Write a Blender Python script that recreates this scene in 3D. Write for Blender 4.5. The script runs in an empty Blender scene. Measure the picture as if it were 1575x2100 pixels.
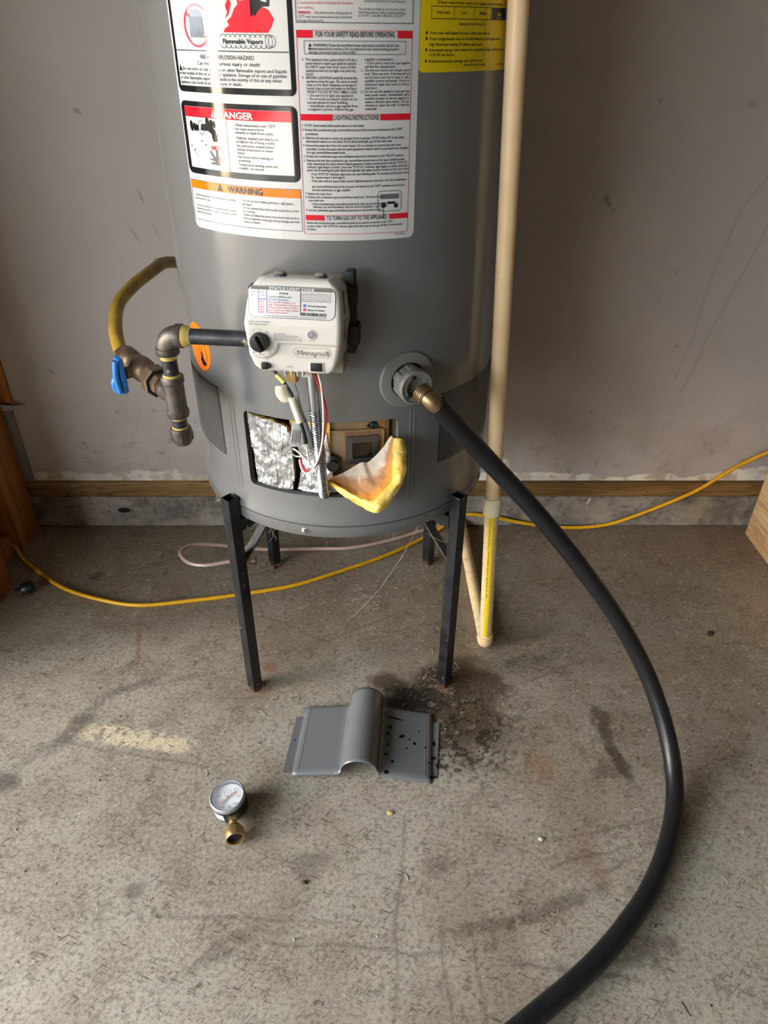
import bpy, bmesh, math, random
import numpy as np
from mathutils import Vector, Matrix, noise

random.seed(7)
scene = bpy.context.scene
COL = scene.collection
PI = math.pi
V = Vector

# ------------------------------------------------------------------ camera
cam_d = bpy.data.cameras.new('camera')
cam_d.sensor_fit = 'HORIZONTAL'
cam_d.sensor_width = 36.0
cam_d.lens = 36.0 * 1456.0 / 1575.0
cam_d.clip_start = 0.02
cam = bpy.data.objects.new('camera', cam_d)
COL.objects.link(cam)
cam.matrix_world = Matrix((( 0.999896,  0.000706, -0.014430, 0.0),
                           (-0.012327,  0.562555, -0.826668, 0.0),
                           ( 0.007534,  0.826759,  0.562505, 1.1),
                           (0, 0, 0, 1)))
scene.camera = cam

# ------------------------------------------------------------------ daylight
world = bpy.data.worlds.new('sky')
scene.world = world
world.use_nodes = True
wn = world.node_tree
wn.nodes.clear()
wo = wn.nodes.new('ShaderNodeOutputWorld')
wb = wn.nodes.new('ShaderNodeBackground')
wb.inputs['Color'].default_value = (0.86, 0.93, 1.0, 1)
wb.inputs['Strength'].default_value = 5.0
wn.links.new(wb.outputs[0], wo.inputs[0])

sun_d = bpy.data.lights.new('sun', 'SUN')
sun_d.energy = 120.0
sun_d.angle = math.radians(0.6)
sun_d.color = (1.0, 0.92, 0.80)
sun = bpy.data.objects.new('sun', sun_d)
COL.objects.link(sun)
sun.rotation_euler = V((-0.55, 0.35, -0.9)).to_track_quat('-Z', 'Y').to_euler()

# light portal filling the open garage door (it only guides the sampling of the sky)
DOOR_X, DOOR_Y0, DOOR_Y1, DOOR_Z = -2.60, -5.00, 0.87, 2.13
pd = bpy.data.lights.new('door_portal', 'AREA')
pd.shape = 'RECTANGLE'
pd.size = DOOR_Z
pd.size_y = DOOR_Y1 - DOOR_Y0
pd.cycles.is_portal = True
po = bpy.data.objects.new('door_portal', pd)
COL.objects.link(po)
po.location = (DOOR_X, (DOOR_Y0 + DOOR_Y1) / 2, DOOR_Z / 2)
po.rotation_euler = (0, -PI / 2, 0)

scene.view_settings.view_transform = 'Standard'
scene.view_settings.look = 'None'
scene.view_settings.gamma = 1.0
scene.view_settings.use_curve_mapping = False
scene.view_settings.exposure = 1.68
scene.cycles.use_denoising = True
scene.cycles.use_adaptive_sampling = True
scene.cycles.adaptive_threshold = 0.02
scene.cycles.max_bounces = 6
scene.cycles.diffuse_bounces = 4
scene.cycles.glossy_bounces = 3
scene.cycles.sample_clamp_indirect = 8.0
scene.cycles.caustics_reflective = False
scene.cycles.caustics_refractive = False

# ------------------------------------------------------------------ material helpers
def lin(c):
    c = c / 255.0
    return c / 12.92 if c <= 0.04045 else ((c + 0.055) / 1.055) ** 2.4

def rgb(r, g, b):
    return (lin(r), lin(g), lin(b), 1.0)

class NT:
    """small wrapper around a material node tree"""
    def __init__(self, name, rough=0.5, metal=0.0, spec=0.5, coat=0.0, coat_rough=0.05):
        self.m = bpy.data.materials.new(name)
        self.m.use_nodes = True
        self.t = self.m.node_tree
        self.b = self.t.nodes['Principled BSDF']
        self.b.inputs['Roughness'].default_value = rough
        self.b.inputs['Metallic'].default_value = metal
        self.b.inputs['Specular IOR Level'].default_value = spec
        self.b.inputs['Coat Weight'].default_value = coat
        self.b.inputs['Coat Roughness'].default_value = coat_rough
        self._co = None
        self.cache = {}
    def node(self, typ, **kw):
        n = self.t.nodes.new(typ)
        for k, v in kw.items():
            setattr(n, k, v)
        return n
    def put(self, sock, val):
        if isinstance(val, bpy.types.NodeSocket):
            self.t.links.new(val, sock)
        else:
            sock.default_value = val
    @property
    def co(self):
        if self._co is None:
            self._co = self.node('ShaderNodeTexCoord').outputs['Object']
        return self._co
    def mapping(self, loc=(0, 0, 0), rot=(0, 0, 0), scale=(1, 1, 1), vec=None, typ='POINT'):
        n = self.node('ShaderNodeMapping', vector_type=typ)
        self.put(n.inputs['Vector'], vec or self.co)
        n.inputs['Location'].default_value = loc
        n.inputs['Rotation'].default_value = rot
        n.inputs['Scale'].default_value = scale
        return n.outputs[0]
    def noise(self, scale, detail=3.0, rough=0.5, vec=None, dist=0.0):
        key = (scale, detail, rough, dist)
        if vec is None and key in self.cache:
            return self.cache[key]
        n = self.node('ShaderNodeTexNoise')
        self.put(n.inputs['Vector'], vec or self.co)
        n.inputs['Scale'].default_value = scale
        n.inputs['Detail'].default_value = detail
        n.inputs['Roughness'].default_value = rough
        n.inputs['Distortion'].default_value = dist
        if vec is None:
            self.cache[key] = n.outputs['Fac']
        return n.outputs['Fac']
    def voronoi(self, scale, vec=None, feature='F1'):
        n = self.node('ShaderNodeTexVoronoi', feature=feature)
        self.put(n.inputs['Vector'], vec or self.co)
        n.inputs['Scale'].default_value = scale
        return n.outputs['Distance']
    def math(self, op, a, b=0.0, clamp=False):
        n = self.node('ShaderNodeMath', operation=op, use_clamp=clamp)
        self.put(n.inputs[0], a)
        self.put(n.inputs[1], b)
        return n.outputs[0]
    def rng(self, v, a, b, c=0.0, d=1.0, smooth=True):
        n = self.node('ShaderNodeMapRange')
        n.interpolation_type = 'SMOOTHSTEP' if smooth else 'LINEAR'
        self.put(n.inputs['Value'], v)
        n.inputs['From Min'].default_value = a
        n.inputs['From Max'].default_value = b
        n.inputs['To Min'].default_value = c
        n.inputs['To Max'].default_value = d
        return n.outputs[0]
    def mix(self, fac, a, b, blend='MIX'):
        n = self.node('ShaderNodeMix', data_type='RGBA', blend_type=blend)
        self.put(n.inputs[0], fac)
        self.put(n.inputs[6], a)
        self.put(n.inputs[7], b)
        return n.outputs[2]
    def sep(self, vec=None):
        n = self.node('ShaderNodeSeparateXYZ')
        self.put(n.inputs[0], vec or self.co)
        return n.outputs
    def blob(self, cx, cy, rx, ry, rot=0.0, soft=0.35, warp=0.0, wscale=20.0, axes='XY'):
        """soft elliptical stain with a ragged border; mask 1 inside"""
        if axes == 'XY':
            p = self.mapping(loc=(cx, cy, 0), rot=(0, 0, rot), scale=(rx, ry, 1e6), typ='TEXTURE')
        else:
            p = self.mapping(loc=(cx, 0, cy), rot=(0, -rot, 0), scale=(rx, 1e6, ry), typ='TEXTURE')
        n = self.node('ShaderNodeVectorMath', operation='LENGTH')
        self.put(n.inputs[0], p)
        d = n.outputs['Value']
        if warp:
            w = self.math('MULTIPLY', self.math('SUBTRACT', self.noise(min((16.0, 30.0, 60.0, 140.0), key=lambda q: abs(q - wscale)), 3, 0.65), 0.5), warp * 2)
            d = self.math('ADD', d, w)
        return self.rng(d, 1.0 - soft, 1.0 + soft, 1.0, 0.0)
    def color(self, c):
        self.put(self.b.inputs['Base Color'], c)
    def rough(self, r):
        self.put(self.b.inputs['Roughness'], r)
    def bump(self, h, strength=0.3, dist=0.002):
        n = self.node('ShaderNodeBump')
        n.inputs['Strength'].default_value = strength
        n.inputs['Distance'].default_value = dist
        self.put(n.inputs['Height'], h)
        self.t.links.new(n.outputs[0], self.b.inputs['Normal'])

MATS = {}
def plain(name, c, rough=0.5, metal=0.0, var=0.12, vscale=40.0, bump=0.0, bscale=200.0, spec=0.5, coat=0.0):
    if name in MATS:
        return MATS[name]
    n = NT(name, rough, metal, spec, coat)
    f = n.noise(vscale, 4, 0.6)
    a = tuple(x * (1 - var) for x in c[:3]) + (1,)
    b = tuple(min(1.0, x * (1 + var)) for x in c[:3]) + (1,)
    n.color(n.mix(f, a, b))
    if bump:
        n.bump(n.noise(bscale, 3, 0.6), bump, 0.001)
    MATS[name] = n.m
    return n.m

# ------------------------------------------------------------------ mesh helpers
def thing(name, loc, label, cat, group=None):
    o = bpy.data.objects.new(name, None)
    o.empty_display_size = 0.05
    o.location = loc
    COL.objects.link(o)
    tag(o, label, cat, group)
    return o

def tag(o, label=None, cat=None, group=None, kind=None):
    if label: o['label'] = label
    if cat: o['category'] = cat
    if group: o['group'] = group
    if kind: o['kind'] = kind
    return o

def origin_of(o):
    p = V((0, 0, 0))
    while o is not None:
        p += o.location
        o = o.parent
    return p

def link(name, me, mat, parent=None, smooth=True, loc=None):
    """vertices are given in world space; children keep that place under their thing"""
    o = bpy.data.objects.new(name, me)
    COL.objects.link(o)
    if mat is not None and not me.materials:
        me.materials.append(mat)
    if parent is not None:
        off = origin_of(parent)
        me.transform(Matrix.Translation(-off))
        o.parent = parent
    if smooth:
        me.polygons.foreach_set('use_smooth', [True] * len(me.polygons))
        try:
            me.set_sharp_from_angle(angle=math.radians(38))
        except Exception:
            pass
    return o

def mesh(name, verts, faces, mat, parent=None, smooth=True, fix=True):
    me = bpy.data.meshes.new(name)
    me.from_pydata([tuple(v) for v in verts], [], faces)
    me.validate()
    if fix:
        bm = bmesh.new()
        bm.from_mesh(me)
        bmesh.ops.recalc_face_normals(bm, faces=bm.faces)
        bm.to_mesh(me)
        bm.free()
    return link(name, me, mat, parent, smooth)

class Geo:
    """collects vertices and faces of ONE part"""
    def __init__(self):
        self.v = []
        self.f = []
    def add(self, vs, fs):
        k = len(self.v)
        self.v += [V(x) for x in vs]
        self.f += [tuple(i + k for i in f) for f in fs]
        return self
    def build(self, name, mat, parent=None, smooth=True, fix=True):
        return mesh(name, self.v, self.f, mat, parent, smooth, fix)

def frame(d):
    d = V(d).normalized()
    a = V((0, 0, 1)) if abs(d.z) < 0.9 else V((1, 0, 0))
    x = d.cross(a).normalized()
    y = d.cross(x).normalized()
    return x, y, d

def lathe(p, d, prof, n=32, cap0=True, cap1=True, poly=None):
    """prof: (radius, height along d). poly: list of radius factors per corner (hex nuts)"""
    x, y, d = frame(d)
    p = V(p)
    vs, fs = [], []
    for r, h in prof:
        for i in range(n):
            a = 2 * PI * (i + 0.5) / n
            k = 1.0 if poly is None else poly(a)
            vs.append(p + d * h + (x * math.cos(a) + y * math.sin(a)) * r * k)
    m = len(prof)
    for j in range(m - 1):
        for i in range(n):
            i2 = (i + 1) % n
            fs.append((j * n + i, j * n + i2, (j + 1) * n + i2, (j + 1) * n + i))
    if cap0: fs.append(tuple(range(n))[::-1])
    if cap1: fs.append(tuple((m - 1) * n + i for i in range(n)))
    return vs, fs

def smooth_path(pts, per=8):
    pts = [V(p) for p in pts]
    out = []
    n = len(pts)
    for i in range(n - 1):
        p0 = pts[max(i - 1, 0)]; p1 = pts[i]; p2 = pts[i + 1]; p3 = pts[min(i + 2, n - 1)]
        if i == 0: p0 = p1 * 2 - p2
        if i == n - 2: p3 = p2 * 2 - p1
        for k in range(per):
            t = k / per
            out.append(0.5 * ((2 * p1) + (p2 - p0) * t + (2 * p0 - 5 * p1 + 4 * p2 - p3) * t * t
                              + (3 * p1 - p0 - 3 * p2 + p3) * t ** 3))
    out.append(pts[-1])
    return out

def tube(pts, r, n=12, per=8, raw=False, caps=True, rfun=None):
    P = [V(p) for p in pts] if raw else smooth_path(pts, per)
    m = len(P)
    T = []
    for i in range(m):
        T.append((P[min(i + 1, m - 1)] - P[max(i - 1, 0)]).normalized())
    x, y, _ = frame(T[0])
    vs, fs = [], []
    for i in range(m):
        if i:
            q = T[i - 1].rotation_difference(T[i])
            x = q @ x
        x = (x - T[i] * x.dot(T[i])).normalized()
        y = T[i].cross(x)
        rr = r if rfun is None else rfun(i / (m - 1)) * r
        for k in range(n):
            a = 2 * PI * k / n
            vs.append(P[i] + (x * math.cos(a) + y * math.sin(a)) * rr)
    for i in range(m - 1):
        for k in range(n):
            k2 = (k + 1) % n
            fs.append((i * n + k, i * n + k2, (i + 1) * n + k2, (i + 1) * n + k))
    if caps:
        fs.append(tuple(range(n))[::-1])
        fs.append(tuple((m - 1) * n + k for k in range(n)))
    return vs, fs

def box_bm(lo, hi, bev=0.0, seg=2):
    bm = bmesh.new()
    bmesh.ops.create_cube(bm, size=1.0)
    lo, hi = V(lo), V(hi)
    for v in bm.verts:
        v.co = V(((v.co.x + .5) * (hi.x - lo.x) + lo.x, (v.co.y + .5) * (hi.y - lo.y) + lo.y, (v.co.z + .5) * (hi.z - lo.z) + lo.z))
    if bev:
        bmesh.ops.bevel(bm, geom=list(bm.edges), offset=bev, segments=seg, affect='EDGES', profile=0.6)
    return bm

def box(name, lo, hi, mat, parent=None, bev=0.0, M=None, seg=2):
    bm = box_bm(lo, hi, bev, seg)
    if M is not None:
        bmesh.ops.transform(bm, matrix=M, verts=bm.verts)
    me = bpy.data.meshes.new(name)
    bm.to_mesh(me)
    bm.free()
    return link(name, me, mat, parent, smooth=bool(bev))

# ------------------------------------------------------------------ lettering
_tc = {}
def text2d(body, bold=0.0):
    """outline text as flat triangles; cap height about 0.7, starts at x=0, baseline y=0"""
    key = (body, bold)
    if key in _tc:
        return _tc[key]
    cu = bpy.data.curves.new('lettering', 'FONT')
    cu.body = body
    cu.size = 1.0
    cu.resolution_u = 2
    cu.offset = bold
    ob = bpy.data.objects.new('lettering', cu)
    COL.objects.link(ob)
    dg = bpy.context.evaluated_depsgraph_get()
    me = bpy.data.meshes.new_from_object(ob.evaluated_get(dg))
    vs = [(v.co.x, v.co.y) for v in me.vertices]
    fs = [tuple(p.vertices) for p in me.polygons]
    bpy.data.objects.remove(ob)
    bpy.data.curves.remove(cu)
    bpy.data.meshes.remove(me)
    if vs:
        x0 = min(v[0] for v in vs)
        vs = [(x - x0, y) for x, y in vs]
    w = max([v[0] for v in vs] + [1e-6])
    _tc[key] = (vs, fs, w)
    return _tc[key]

class Print:
    """flat print of ONE colour laid on a surface; sf(u, v, lift) gives the point (millimetres in)"""
    def __init__(self, sf, lift):
        self.sf, self.lift, self.g = sf, lift, Geo()
    def text(self, body, u, v, size, width=None, bold=0.0, rot=0.0, align='L', maxw=None):
        vs, fs, w = text2d(body, bold)
        sx = size
        if width: sx = width / w
        if maxw and w * sx > maxw: sx = maxw / w
        off = 0.0 if align == 'L' else (-w * sx / 2 if align == 'C' else -w * sx)
        c, s = math.cos(rot), math.sin(rot)
        out = []
        for x, y in vs:
            a, b = x * sx + off, y * size
            out.append(self.sf(u + a * c - b * s, v + a * s + b * c, self.lift))
        self.g.add(out, fs)
    def rect(self, u0, u1, v0, v1, step=4.0):
        n = max(1, int(abs(u1 - u0) / step))
        vs = []
        for i in range(n + 1):
            u = u0 + (u1 - u0) * i / n
            vs += [self.sf(u, v0, self.lift), self.sf(u, v1, self.lift)]
        self.g.add(vs, [(2 * i, 2 * i + 2, 2 * i + 3, 2 * i + 1) for i in range(n)])
    def line(self, pts, w, closed=False):
        n = len(pts)
        L, Rr = [], []
        for i in range(n):
            if closed:
                a, b = pts[i - 1], pts[(i + 1) % n]
            else:
                a, b = pts[max(i - 1, 0)], pts[min(i + 1, n - 1)]
            dx, dy = b[0] - a[0], b[1] - a[1]
            l = math.hypot(dx, dy) or 1
            nx, ny = -dy / l * w / 2, dx / l * w / 2
            L.append(self.sf(pts[i][0] + nx, pts[i][1] + ny, self.lift))
            Rr.append(self.sf(pts[i][0] - nx, pts[i][1] - ny, self.lift))
        m = n if closed else n - 1
        self.g.add(L + Rr, [(i, (i + 1) % n, n + (i + 1) % n, n + i) for i in range(m)])
    def frame(self, u0, u1, v0, v1, w, step=4.0):
        self.rect(u0, u1, v0, v0 + w, step); self.rect(u0, u1, v1 - w, v1, step)
        self.rect(u0, u0 + w, v0 + w, v1 - w); self.rect(u1 - w, u1, v0 + w, v1 - w)
    def poly(self, pts):
        """filled outline, ear-clipped"""
        bm = bmesh.new()
        vs = [bm.verts.new((p[0], p[1], 0)) for p in pts]
        f = bm.faces.new(vs)
        bmesh.ops.triangulate(bm, faces=[f])
        for _ in range(5):
            long_ = [e for e in bm.edges if abs(e.verts[0].co.x - e.verts[1].co.x) > 5.0]
            if not long_: break
            bmesh.ops.subdivide_edges(bm, edges=long_, cuts=1)
            bmesh.ops.triangulate(bm, faces=[q for q in bm.faces if len(q.verts) > 3])
        bm.verts.ensure_lookup_table()
        bm.verts.index_update()
        fs = [tuple(v.index for v in t.verts) for t in bm.faces]
        co = [self.sf(v.co.x, v.co.y, self.lift) for v in bm.verts]
        bm.free()
        self.g.add(co, fs)
    def ellipse(self, u, v, ru, rv, n=28, rot=0.0):
        self.poly(ell(u, v, ru, rv, n, rot))
    def build(self, name, mat, parent):
        o = self.g.build(name, mat, parent, smooth=False, fix=False)
        o['kind'] = 'stuff'
        return o

def ell(u, v, ru, rv, n=28, rot=0.0):
    c, s = math.cos(rot), math.sin(rot)
    return [(u + ru * math.cos(2 * PI * i / n) * c - rv * math.sin(2 * PI * i / n) * s,
             v + ru * math.cos(2 * PI * i / n) * s + rv * math.sin(2 * PI * i / n) * c) for i in range(n)]

def rrect(u0, u1, v0, v1, r, n=6, edge=4.0):
    """rounded rectangle outline; long horizontal edges are subdivided so they bend"""
    if not isinstance(r, (tuple, list)):
        r = (r,) * 4
    out = []
    cs = [(u1, v0, -PI / 2, r[0]), (u1, v1, 0, r[1]), (u0, v1, PI / 2, r[2]), (u0, v0, PI, r[3])]
    corners = []
    for cu, cv, a0, rr in cs:
        sx = -1 if cu == u1 else 1
        sy = 1 if cv == v0 else -1
        pts = []
        if rr <= 0:
            pts = [(cu, cv)]
        else:
            for k in range(n + 1):
                a = a0 + PI / 2 * k / n
                pts.append((cu + sx * rr + rr * math.cos(a), cv + sy * rr + rr * math.sin(a)))
        corners.append(pts)
    for i in range(4):
        out += corners[i]
        a = corners[i][-1]; b = corners[(i + 1) % 4][0]
        d = math.hypot(b[0] - a[0], b[1] - a[1])
        m = int(d / edge)
        for k in range(1, m):
            out.append((a[0] + (b[0] - a[0]) * k / m, a[1] + (b[1] - a[1]) * k / m))
    return out

def sheet(sf, outline_cols, lift):
    """curved sheet made of columns: list of (u, v_lo, v_hi)"""
    vs = []
    for u, a, b in outline_cols:
        vs += [sf(u, a, lift), sf(u, b, lift)]
    return vs, [(2 * i, 2 * i + 2, 2 * i + 3, 2 * i + 1) for i in range(len(outline_cols) - 1)]

def rcols(u0, u1, v0, v1, r, step=3.0):
    cols = []
    us = set()
    for k in range(7):
        us.add(u0 + r * (1 - math.cos(PI / 2 * k / 6))); us.add(u1 - r * (1 - math.cos(PI / 2 * k / 6)))
    n = max(1, int((u1 - u0 - 2 * r) / step))
    for k in range(n + 1):
        us.add(u0 + r + (u1 - u0 - 2 * r) * k / n)
    for u in sorted(us):
        e = min(u - u0, u1 - u)
        cut = 0.0 if e >= r or r <= 0 else r - math.sqrt(max(0, r * r - (r - e) ** 2))
        cols.append((u, v0 + cut, v1 - cut))
    return cols
# ================================================================== THE SETTING
WALL_Y = 1.562      # painted drywall
CURB_Y = 1.552      # face of the concrete curb

# stains are worked out per vertex on a dense grid, fine grain comes from the shader
def vnoise(x, y, scale, seed=0, octaves=4, rough=0.55):
    rs = np.random.RandomState(seed + 11)
    tab = rs.rand(256, 256)
    out = np.zeros_like(x); amp = 1.0; tot = 0.0
    for o in range(octaves):
        fx, fy = x * scale + 37.7 * o, y * scale + 91.3 * o
        ix, iy = np.floor(fx).astype(int), np.floor(fy).astype(int)
        tx, ty = fx - ix, fy - iy
        tx = tx * tx * (3 - 2 * tx); ty = ty * ty * (3 - 2 * ty)
        g = lambda a, b: tab[a & 255, b & 255]
        v = (g(ix, iy) * (1 - tx) + g(ix + 1, iy) * tx) * (1 - ty) + (g(ix, iy + 1) * (1 - tx) + g(ix + 1, iy + 1) * tx) * ty
        out += v * amp; tot += amp; amp *= rough; scale *= 2.03
    return out / tot
def npstep(a, b, x):
    t = np.clip((x - a) / (b - a), 0, 1); return t * t * (3 - 2 * t)
class Stains:
    def __init__(self, u, v):
        self.u, self.v = u, v
        self.col = np.zeros((len(u), 3)); self.a = np.zeros(len(u)); self.wc = {}
    def warp(self, s):
        if s not in self.wc: self.wc[s] = vnoise(self.u, self.v, s, int(s), 4, 0.6) - 0.5
        return self.wc[s]
    def lay(self, mask, c):
        c = np.array(c[:3]); m = np.clip(mask, 0, 1)
        na = m + self.a * (1 - m)
        k = np.where(na > 1e-6, m / np.maximum(na, 1e-6), 0)[:, None]
        self.col = self.col * (1 - k) + c * k; self.a = na
    def blob(self, cx, cy, rx, ry, rot, soft, warp, ws, o, c, extra=None, pw=2.0):
        dx, dy = self.u - cx, self.v - cy
        p = (dx * math.cos(rot) + dy * math.sin(rot)) / rx; q = (-dx * math.sin(rot) + dy * math.cos(rot)) / ry
        d = (np.abs(p) ** pw + np.abs(q) ** pw) ** (1 / pw) + self.warp(ws) * warp * 2
        m = (1 - npstep(1 - soft, 1 + soft, d)) * o
        if extra is not None: m = m * extra
        self.lay(m, c)
    def line(self, pts, w, o, c, wob=0.0):
        best = np.full(len(self.u), 9.0)
        for (x0, y0), (x1, y1) in zip(pts, pts[1:]):
            ex, ey = x1 - x0, y1 - y0; l2 = ex * ex + ey * ey
            t = np.clip(((self.u - x0) * ex + (self.v - y0) * ey) / l2, 0, 1)
            best = np.minimum(best, np.hypot(self.u - x0 - t * ex, self.v - y0 - t * ey))
        m = (1 - npstep(0.2 * w, w, best + self.warp(90) * wob)) * o
        self.lay(m, c)
    def store(self, me):
        at = me.attributes.new('stain', 'FLOAT_COLOR', 'POINT')
        at.data.foreach_set('color', np.concatenate([self.col, self.a[:, None]], 1).astype(np.float32).ravel())
def axis_lines(lo, hi, d0, d1, step, coarse):
    a = list(np.arange(lo, d0 - coarse * 0.3, coarse)) + list(np.arange(d0, d1, step)) + [d1]
    k = d1 + coarse
    while k < hi - coarse * 0.3: a.append(k); k += coarse
    if hi > d1: a.append(hi)
    return np.array(a)
def dense_sheet(name, us, vs_, to3d, mat, stains):
    U, W = np.meshgrid(us, vs_); u, w = U.ravel(), W.ravel()
    co = to3d(u, w)
    nu, nv = len(us), len(vs_)
    i, j = np.meshgrid(np.arange(nu - 1), np.arange(nv - 1)); k = (j * nu + i).ravel()
    q = np.stack([k, k + 1, k + 1 + nu, k + nu], 1)
    me = bpy.data.meshes.new(name)
    me.vertices.add(len(co)); me.vertices.foreach_set('co', co.astype(np.float32).ravel())
    me.loops.add(q.size); me.loops.foreach_set('vertex_index', q.ravel().astype(np.int32))
    me.polygons.add(len(q)); me.polygons.foreach_set('loop_start', np.arange(0, q.size, 4, dtype=np.int32))
    me.update(calc_edges=True)
    st = Stains(u, w); stains(st); st.store(me)
    o = link(name, me, mat, None, smooth=False)
    o['kind'] = 'structure'
    return o
def stain_over(n, c):
    at = n.node('ShaderNodeAttribute', attribute_name='stain')
    return n.mix(at.outputs['Alpha'], c, at.outputs['Color'])

# ---- concrete floor
n = NT('concrete_floor', rough=0.62, spec=0.35)
big = n.noise(2.3, 3, 0.55)
mid = n.noise(14, 4, 0.6)
fine = n.noise(140, 4, 0.65)
grit = n.noise(330, 1, 0.6)
c = n.mix(n.rng(big, 0.35, 0.68), rgb(157, 147, 131), rgb(174, 165, 150))
c = n.mix(n.rng(mid, 0.45, 0.72), c, rgb(148, 134, 116))
fleck = n.noise(190, 2, 0.6)
c = n.mix(n.math('MULTIPLY', n.rng(fine, 0.46, 0.30), 0.55), c, rgb(196, 188, 168))
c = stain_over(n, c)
# short dark scratches
for k, (ang, dens, sx, sy) in enumerate(((0.35, 0.69, 40, 300), (-0.75, 0.69, 46, 330))):
    s = n.noise(1.0, 2, 0.6, n.mapping(scale=(sx, sy, 1), vec=n.mapping(loc=(k * 7.3, k * 3.1, 0), rot=(0, 0, ang))))
    brk = n.rng(mid, 0.34 + 0.05 * k, 0.60)
    c = n.mix(n.math('MULTIPLY', n.math('MULTIPLY', n.rng(s, dens - 0.09, dens - 0.02), brk), 0.8), c, rgb(70, 62, 52))
c = n.mix(n.math('MULTIPLY', n.rng(fine, 0.50, 0.66), 0.50), c, rgb(94, 85, 71))
c = n.mix(n.math('MULTIPLY', n.rng(fleck, 0.55, 0.68), 0.34), c, rgb(70, 62, 52))
c = n.mix(n.math('MULTIPLY', n.rng(fleck, 0.42, 0.30), 0.22), c, rgb(200, 192, 172))
c = n.mix(n.math('MULTIPLY', n.rng(grit, 0.60, 0.70), 0.5), c, rgb(66, 58, 49))
n.color(c)
n.rough(n.rng(fine, 0.3, 0.7, 0.52, 0.70))
n.bump(n.math('ADD', n.math('MULTIPLY', fine, 0.8), n.math('MULTIPLY', grit, 0.35)), 0.35, 0.0016)
M_FLOOR = n.m

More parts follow.
